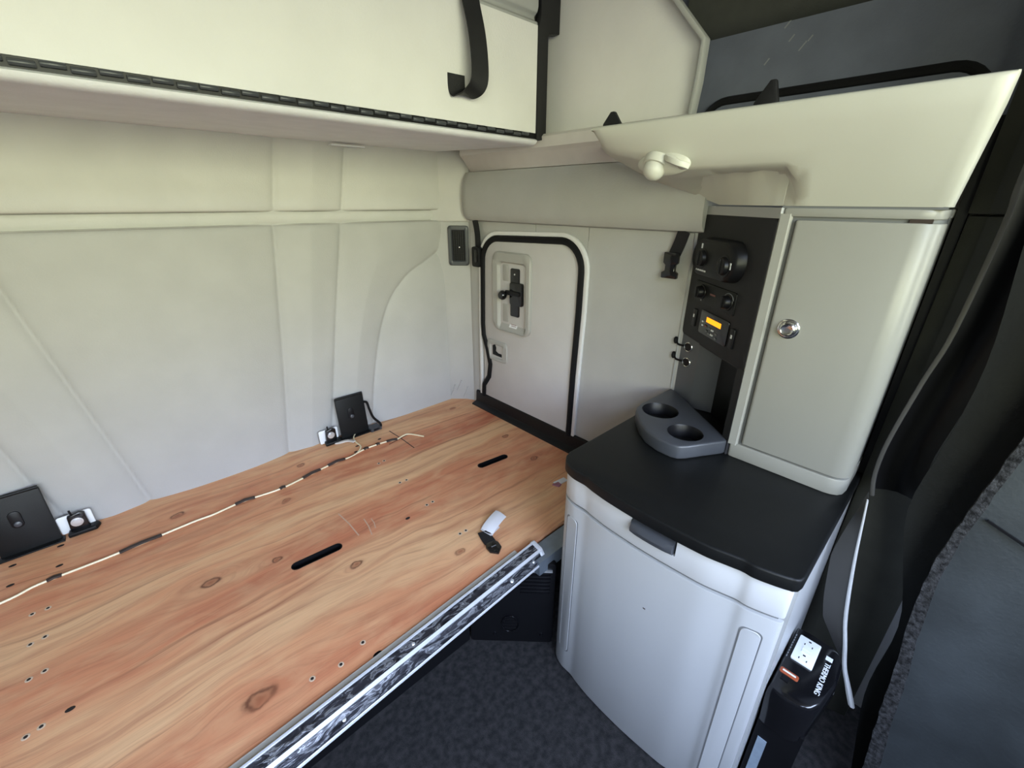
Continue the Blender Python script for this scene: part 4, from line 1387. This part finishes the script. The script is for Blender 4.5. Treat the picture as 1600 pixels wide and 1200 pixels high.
def crown_sec(y, kind, pull=0.0):
    zl = 1.484
    top = [(1.03, y, 1.455), (0.985, y, zl - 0.001), (0.966, y, zl + 0.002), (0.957, y, zl - 0.001), (0.955, y, zl - 0.006)]
    if kind == 'face':
        low = [(0.965, y, 1.446), (0.980, y, 1.412), (0.997, y, 1.382), (1.012, y, 1.356), (1.027, y, 1.332), (1.0385, y, 1.3145), (1.07, y, 1.3145)]
    elif kind == 'scoop':
        xp = 1.038 + 0.63 * (y - 0.310) / 0.777
        low = [(0.965, y, 1.446), (0.979, y, 1.412), (0.990, y, 1.392), (1.000, y, 1.384), (max(xp - 0.012, 1.012), y + 0.002, 1.378), (max(xp + 0.002, 1.030), y + 0.003, 1.362), (max(xp + 0.004, 1.036), y + 0.003, 1.3145)]
    else:
        zlow, yw, zw = kind
        low = [(0.962, y, zl - (zl - zlow) * 0.40), (0.974, y, zl - (zl - zlow) * 0.75), (0.984, y, zlow + 0.003), (0.996, y + 0.001, zlow - 0.003), (1.06, y + (yw - y) * 0.3, zlow + (zw - zlow) * 0.35), (1.15, y + (yw - y) * 0.7, zlow + (zw - zlow) * 0.75), (1.216, yw, zw)]
    pts = top + low
    if y < 0.27:
        pts = [(x, yy + 0.021 * (1.484 - z) / 0.17 * min(1, (0.27 - y) / 0.2), z) for x, yy, z in pts]
    if pull:
        pts = [(x + pull * (0.6 if i > 2 else 0.2), yy, z) for i, (x, yy, z) in enumerate(pts)]
    return pts


secs = [crown_sec(0.040, 'face', 0.022), crown_sec(0.0425, 'face', 0.010), crown_sec(0.050, 'face', 0.003), crown_sec(0.062, 'face'), crown_sec(0.16, 'face'), crown_sec(0.262, 'face'), crown_sec(0.286, 'face'),
        crown_sec(0.308, 'scoop'), crown_sec(0.33, 'scoop'), crown_sec(0.40, 'scoop'), crown_sec(0.46, 'scoop'), crown_sec(0.50, 'scoop'),
        crown_sec(0.545, (1.394, 0.575, 1.335)), crown_sec(0.59, (1.404, 0.62, 1.348)), crown_sec(0.64, (1.416, 0.69, 1.368)), crown_sec(0.68, (1.424, 0.76, 1.398)),
        crown_sec(0.708, (1.432, 0.82, 1.425)), crown_sec(0.726, (1.444, 0.86, 1.444)), crown_sec(0.736, (1.458, 0.885, 1.458)), crown_sec(0.741, (1.473, 0.90, 1.47))]
# right end leans a little with height, as moulded
bm = bm_new()
loft(bm, secs)
obj('shelf_shell', bm, 'shelf_lit' if 'shelf_lit' in M else 'plastic', oh, sharp=50)
obj('seam_strip', bbox(1.040, 1.07, 0.066, 0.31, 1.3105, 1.3150), 'groove', oh)
bm = bm_new()
sweep(bm, [(0.9675, 0.356, 1.4432), (0.9700, 0.352, 1.4368)], rprof(0.0018, 0.0012), (-1, 0, 0))
obj('nick', bm, 'print', oh)
# reading lamp under the shelf
rl = thing('reading_lamp', (0.985, 0.56, 1.38), 'small ball-shaped reading lamp under the overhead shelf edge', 'lamp')
bm = bm_new()
bmesh.ops.create_uvsphere(bm, u_segments=28, v_segments=14, radius=1.0)
bm.transform(Matrix.Translation((0.990, 0.556, 1.400)) @ Matrix.Rotation(math.radians(-28), 4, 'Y') @ Matrix.Diagonal((0.020, 0.066, 0.027, 1)))
obj('mounting_base', bm, 'shelf_lit', rl)
bm = bm_new()
lathe(bm, [(0.031, -0.014), (0.031, -0.002), (0.029, 0.004), (0.0255, 0.005), (0.020, 0.003)], (0.981, 0.570, 1.396), (-0.50, 0.05, -0.86), 26)
obj('lamp_collar', bm, 'shelf_lit', rl)
bm = bm_new()
bmesh.ops.create_uvsphere(bm, u_segments=24, v_segments=14, radius=0.0245, matrix=Matrix.Translation((0.976, 0.571, 1.389)))
obj('lamp_ball', bm, 'shelf_lit', rl)
bm = bm_new()
sweep(bm, smooth_path([(0.976, 0.536, 1.412), (0.968, 0.524, 1.405), (0.970, 0.508, 1.396), (0.982, 0.498, 1.390)], 5), rprof(0.026, 0.012), (0, 0, 1))
bevel(bm, 0.003)
obj('switch_paddle', bm, 'shelf_lit', rl)

def tab(y0, y1, yp, h, label):
    bm = bm_new()
    prism(bm, [(y0, 1.470), (y0 + (y1 - y0) * 0.02, 1.486), (yp - 0.004, 1.486 + h), (yp + 0.006, 1.486 + h), (y1 - (y1 - y0) * 0.02, 1.496), (y1, 1.470)], 1.000, 1.012, 'x')
    bevel(bm, 0.002)
    t = thing('strap_tab', (1.006, (y0 + y1) / 2, 1.47), label, 'strap', 'strap tabs poking above the overhead shelf')
    obj('folded_webbing', bm, 'webbing', t)
    bm = bm_new()
    sweep(bm, [(1.012, y0 + 0.004, 1.47), (1.020, (y0 + y1) / 2, 1.475), (1.012, y1 - 0.004, 1.47)], rprof(0.02, 0.003))
    obj('stitched_base', bm, 'webbing', t)


tab(0.345, 0.392, 0.362, 0.044, 'black folded strap tab poking up in the middle of the overhead shelf lip')
tab(0.685, 0.742, 0.715, 0.034, 'black rounded strap tab at the left end of the overhead shelf')

# ================================================================== RIGHT OF THE CABINET
# power outlet box
pb = thing('power_outlet_box', (0.87, 0.0, 0.0), 'black power outlet box with a white duplex socket beside the cabinet', 'power outlet')
plan = [(0.770, 0.052), (0.764, 0.030), (0.766, -0.002), (0.778, -0.022), (0.80, -0.034), (0.865, -0.045), (0.930, -0.044), (0.955, -0.035), (0.966, -0.018), (0.968, 0.030), (0.964, 0.052)]
bm = bm_new()
secs = []
for z, s in ((0.300, 0.90), (0.36, 0.97), (0.395, 1.0), (0.408, 0.985), (0.416, 0.95), (0.4195, 0.88)):
    secs.append([(0.868 + (x - 0.868) * s, 0.010 + (y - 0.010) * s, z) for x, y in plan])
loft(bm, secs)
obj('housing', bm, 'gloss', pb)
obj('pedestal', bbox(0.795, 0.960, -0.030, 0.050, 0.0, 0.31, 0.008), 'black', pb)
rec = bm_new()
prism(rec, rrect(0.901, 0.020, 0.074, 0.040, 0.003), 0.4188, 0.4245)
bevel(rec, 0.001)
ro = obj('socket_plate', rec, 'white', pb)
for sx in (0.879, 0.923):
    for a, b, c_, d_ in ((-0.008, -0.003, -0.008, -0.0062), (-0.008, -0.003, 0.0062, 0.008), (0.005, 0.0085, -0.0025, 0.0025)):
        obj('socket_slot', bbox(sx + a, sx + b, 0.020 + c_, 0.020 + d_, 0.4240, 0.4249), 'hole', ro)
obj('test_button', bbox(0.893, 0.899, 0.012, 0.028, 0.4240, 0.4256, 0.0005, 1), 'print', ro)
obj('test_button', bbox(0.903, 0.909, 0.012, 0.028, 0.4240, 0.4256, 0.0005, 1), 'print', ro)
us_ = bm_new()
prism(us_, rrect(0.823, 0.030, 0.014, 0.034, 0.004), 0.4170, 0.4215)
bevel(us_, 0.001)
uo = obj('usb_port', us_, 'orangeplug', pb)
obj('usb_opening', bbox(0.8215, 0.8255, 0.018, 0.042, 0.4213, 0.4219), 'print', uo)
obj('breaker_button', bbox(0.800, 0.812, 0.026, 0.040, 0.416, 0.4215, 0.002), 'black', pb)
tb = text_bm('THERMO KING', 0.0135)
bm2 = tb
bm2.transform(Matrix.Translation((0.862, -0.0195, 0.4202)) @ Matrix.Rotation(math.radians(180), 4, 'Z'))
obj('lettering', bm2, 'print', pb)
obj('maker_badge', bbox(0.915, 0.926, -0.025, -0.013, 0.4185, 0.4206), 'print', pb)
for k in range(9):
    x = 0.862 + 0.0085 * k
    obj('small_lettering', bbox(x, x + 0.0055, 0.0455, 0.0475, 0.4190, 0.4202), 'greyprint', pb)
bm = bm_new()
lathe(bm, [(0.004, 0), (0.004, 0.004), (0.002, 0.006)], (0.785, 0.030, 0.335), (-1, -0.3, 0.2), 10)
obj('screw', bm, 'zinc', pb)
obj('blue_label', bbox(0.7925, 0.7950, 0.022, 0.040, 0.06, 0.230, 0.0006, 1), 'label', pb)

# dark pillar between tower and curtain
pl = thing('pillar_trim', (1.20, 0.0, 0.0), 'dark door pillar trim just right of the tower', 'trim')
obj('inner_face', bbox(1.195, 1.248, 0.046, 0.062, 0.0, 1.46, 0.003), 'black', pl)
bm = bm_new()
for z0, z1, o in ((0.0, 1.300, 0.0), (1.3035, 1.80, -0.006)):
    bm = bm_new()
    loft(bm, [[(1.182 + o, 0.046 - k, z), (1.165 + o, 0.020 - k, z), (1.170 + o, -0.05 - k, z), (1.19, -0.10, z), (1.248, -0.10, z), (1.248, 0.046 - k, z)] for z, k in ((z0, -0.012 * (1.3 - z0) / 1.3), ((z0 + z1) / 2, -0.012 * max(0, (1.3 - (z0 + z1) / 2)) / 1.3), (z1, 0.002))])
    bevel(bm, 0.002)
    obj('lower_cover' if z0 == 0 else 'upper_cover', bm, 'pillar', pl)


def curtain_rows(edge, xe, ydepth, ny, fold, seed):
    rs = np.random.RandomState(seed)
    ph = rs.uniform(0, 6, 4)
    zs = [e[1] for e in edge]
    rows = []
    for z in np.linspace(zs[-1], zs[0], 46):
        ye = float(np.interp(-z, [-q for q in zs], [e[0] for e in edge]))
        r = []
        for j in range(ny):
            t = j / (ny - 1)
            y = ye - ydepth * t
            x = xe + fold * (math.sin(5.0 * t + ph[0] + 0.8 * z) + 0.6 * math.sin(11 * t + ph[1] - 1.1 * z) + 0.35 * math.sin(6.5 * z + ph[2] + 4 * t)) * min(1, t * 6)
            r.append((x, y, float(z)))
        rows.append(r)
    return rows


# folded back curtain and the worn curtain in front of it
ct = thing('curtain', (1.02, -0.2, 0.0), 'black vinyl curtain hanging behind the fuzzy-edged curtain', 'curtain', 'dark curtains at the right')
EB = [(0.0, 2.0), (-0.018, 1.6), (-0.026, 1.38), (-0.032, 1.275), (-0.051, 1.088), (-0.047, 0.93), (-0.036, 0.783), (-0.062, 0.66), (-0.090, 0.555), (-0.099, 0.468), (-0.097, 0.294), (-0.135, 0.048), (-0.138, 0.02)]
EBs = [(p.x, p.y) for p in smooth_path([(y, z, 0) for y, z in EB], 4)]
obj('drape', sheet(curtain_rows(EBs, 1.02, 0.42, 26, 0.010, 2), 0.004, (1, 0, 0)), 'curtain', ct)
bm = bm_new()
sweep(bm, smooth_path([(1.10, -0.004, 1.60), (1.10, -0.002, 1.365), (1.10, -0.005, 1.29), (1.10, 0.001, 1.105), (1.10, 0.015, 0.999), (1.10, 0.029, 0.864), (1.10, 0.029, 0.785), (1.095, 0.020, 0.735)], 6), rprof(0.008, 0.006), (-1, 0, 0))
bevel(bm, 0.0025)
obj('lit_fold_edge', bm, 'flapmat', ct)  # grey strip on the fold edge, its highlight put into the colour
rows = []
for z in np.linspace(0.75, 1.60, 24):
    ye = float(np.interp(z, [0.735, 0.785, 0.864, 0.999, 1.105, 1.29, 1.365, 1.6], [0.018, 0.026, 0.026, 0.012, -0.002, -0.008, -0.005, -0.006]))
    rows.append([(1.103 + 0.02 * math.sin(3 * t), ye - 0.07 * t, float(z)) for t in (0, 0.25, 0.5, 0.75, 1)])
obj('side_gusset', sheet(rows, 0.003, (1, 0, 0)), 'black', ct)

cf = thing('curtain', (0.95, -0.3, 0.0), 'worn charcoal curtain with a fuzzy grey hook strip along its edge', 'curtain', 'dark curtains at the right')
EH = [(-0.16, 1.9), (-0.14, 1.3), (-0.128, 1.10), (-0.119, 0.99), (-0.109, 0.89), (-0.096, 0.729), (-0.104, 0.573), (-0.116, 0.457), (-0.124, 0.348), (-0.142, 0.162), (-0.15, 0.02)]
EHs = [(p.x, p.y) for p in smooth_path([(y, z, 0) for y, z in EH], 4)]
obj('drape', sheet(curtain_rows(EHs, 0.952, 0.50, 30, 0.012, 5), 0.004, (1, 0, 0)), 'curtain2', cf)
rs = np.random.RandomState(11)
hz = np.linspace(1.9, 0.03, 90)
rows = []
for i, z in enumerate(hz):
    ye = float(np.interp(-z, [-q[1] for q in EHs], [q[0] for q in EHs]))
    wd = float(np.interp(z, [0.1, 0.45, 0.6, 0.9, 1.1], [0.028, 0.020, 0.017, 0.013, 0.012]))
    rows.append([(0.9445 + rs.uniform(-0.0015, 0.0015), ye + 0.003 + rs.uniform(-0.0012, 0.0012) - wd * t, float(z)) for t in (0, 0.33, 0.66, 1.0)])
obj('hook_strip', sheet(rows, 0.007, (1, 0, 0)), 'felt', cf)
bm = bm_new()
sweep(bm, [(0.9485, -0.125, 0.845), (0.948, -0.18, 0.822), (0.9475, -0.26, 0.80), (0.948, -0.36, 0.79)], rprof(0.004, 0.003), (-1, 0, 0))
obj('stitched_seam', bm, 'black', cf)

# loose flap of grey trim with a pale edge, peeling behind the outlet box
fl = thing('peeling_trim', (1.0, 0.0, 0.25), 'strip of grey trim with a pale foam edge peeling away behind the outlet box', 'trim')
FE = [(0.022, 0.775), (0.018, 0.74), (0.004, 0.62), (-0.016, 0.486), (-0.034, 0.41), (-0.048, 0.351), (-0.068, 0.30), (-0.085, 0.257)]
fe = smooth_path([(1.0, y, z) for y, z in FE], 5)
rows = []
for p in fe:
    wl_ = float(np.interp(p.z, [0.257, 0.33, 0.42, 0.60, 0.70, 0.775], [0.004, 0.012, 0.05, 0.045, 0.022, 0.004]))
    rows.append([(p.x + 0.03 * t, p.y + wl_ * t, p.z) for t in (0, 0.33, 0.66, 1.0)])
obj('flap', sheet(rows, 0.003, (1, 0, 0)), 'flapmat', fl)
bm = bm_new()
secs = []
for i, p in enumerate(fe):
    r = float(np.interp(p.z, [0.257, 0.28, 0.36, 0.60, 0.775], [0.0075, 0.0078, 0.005, 0.0032, 0.0018]))
    secs.append([(p.x - 0.002 + r * math.cos(a), p.y + r * math.sin(a), p.z + 0.3 * r * math.sin(a)) for a in [2 * math.pi * k / 8 for k in range(8)]])
loft(bm, secs)
obj('foam_edge', bm, 'edge', fl)
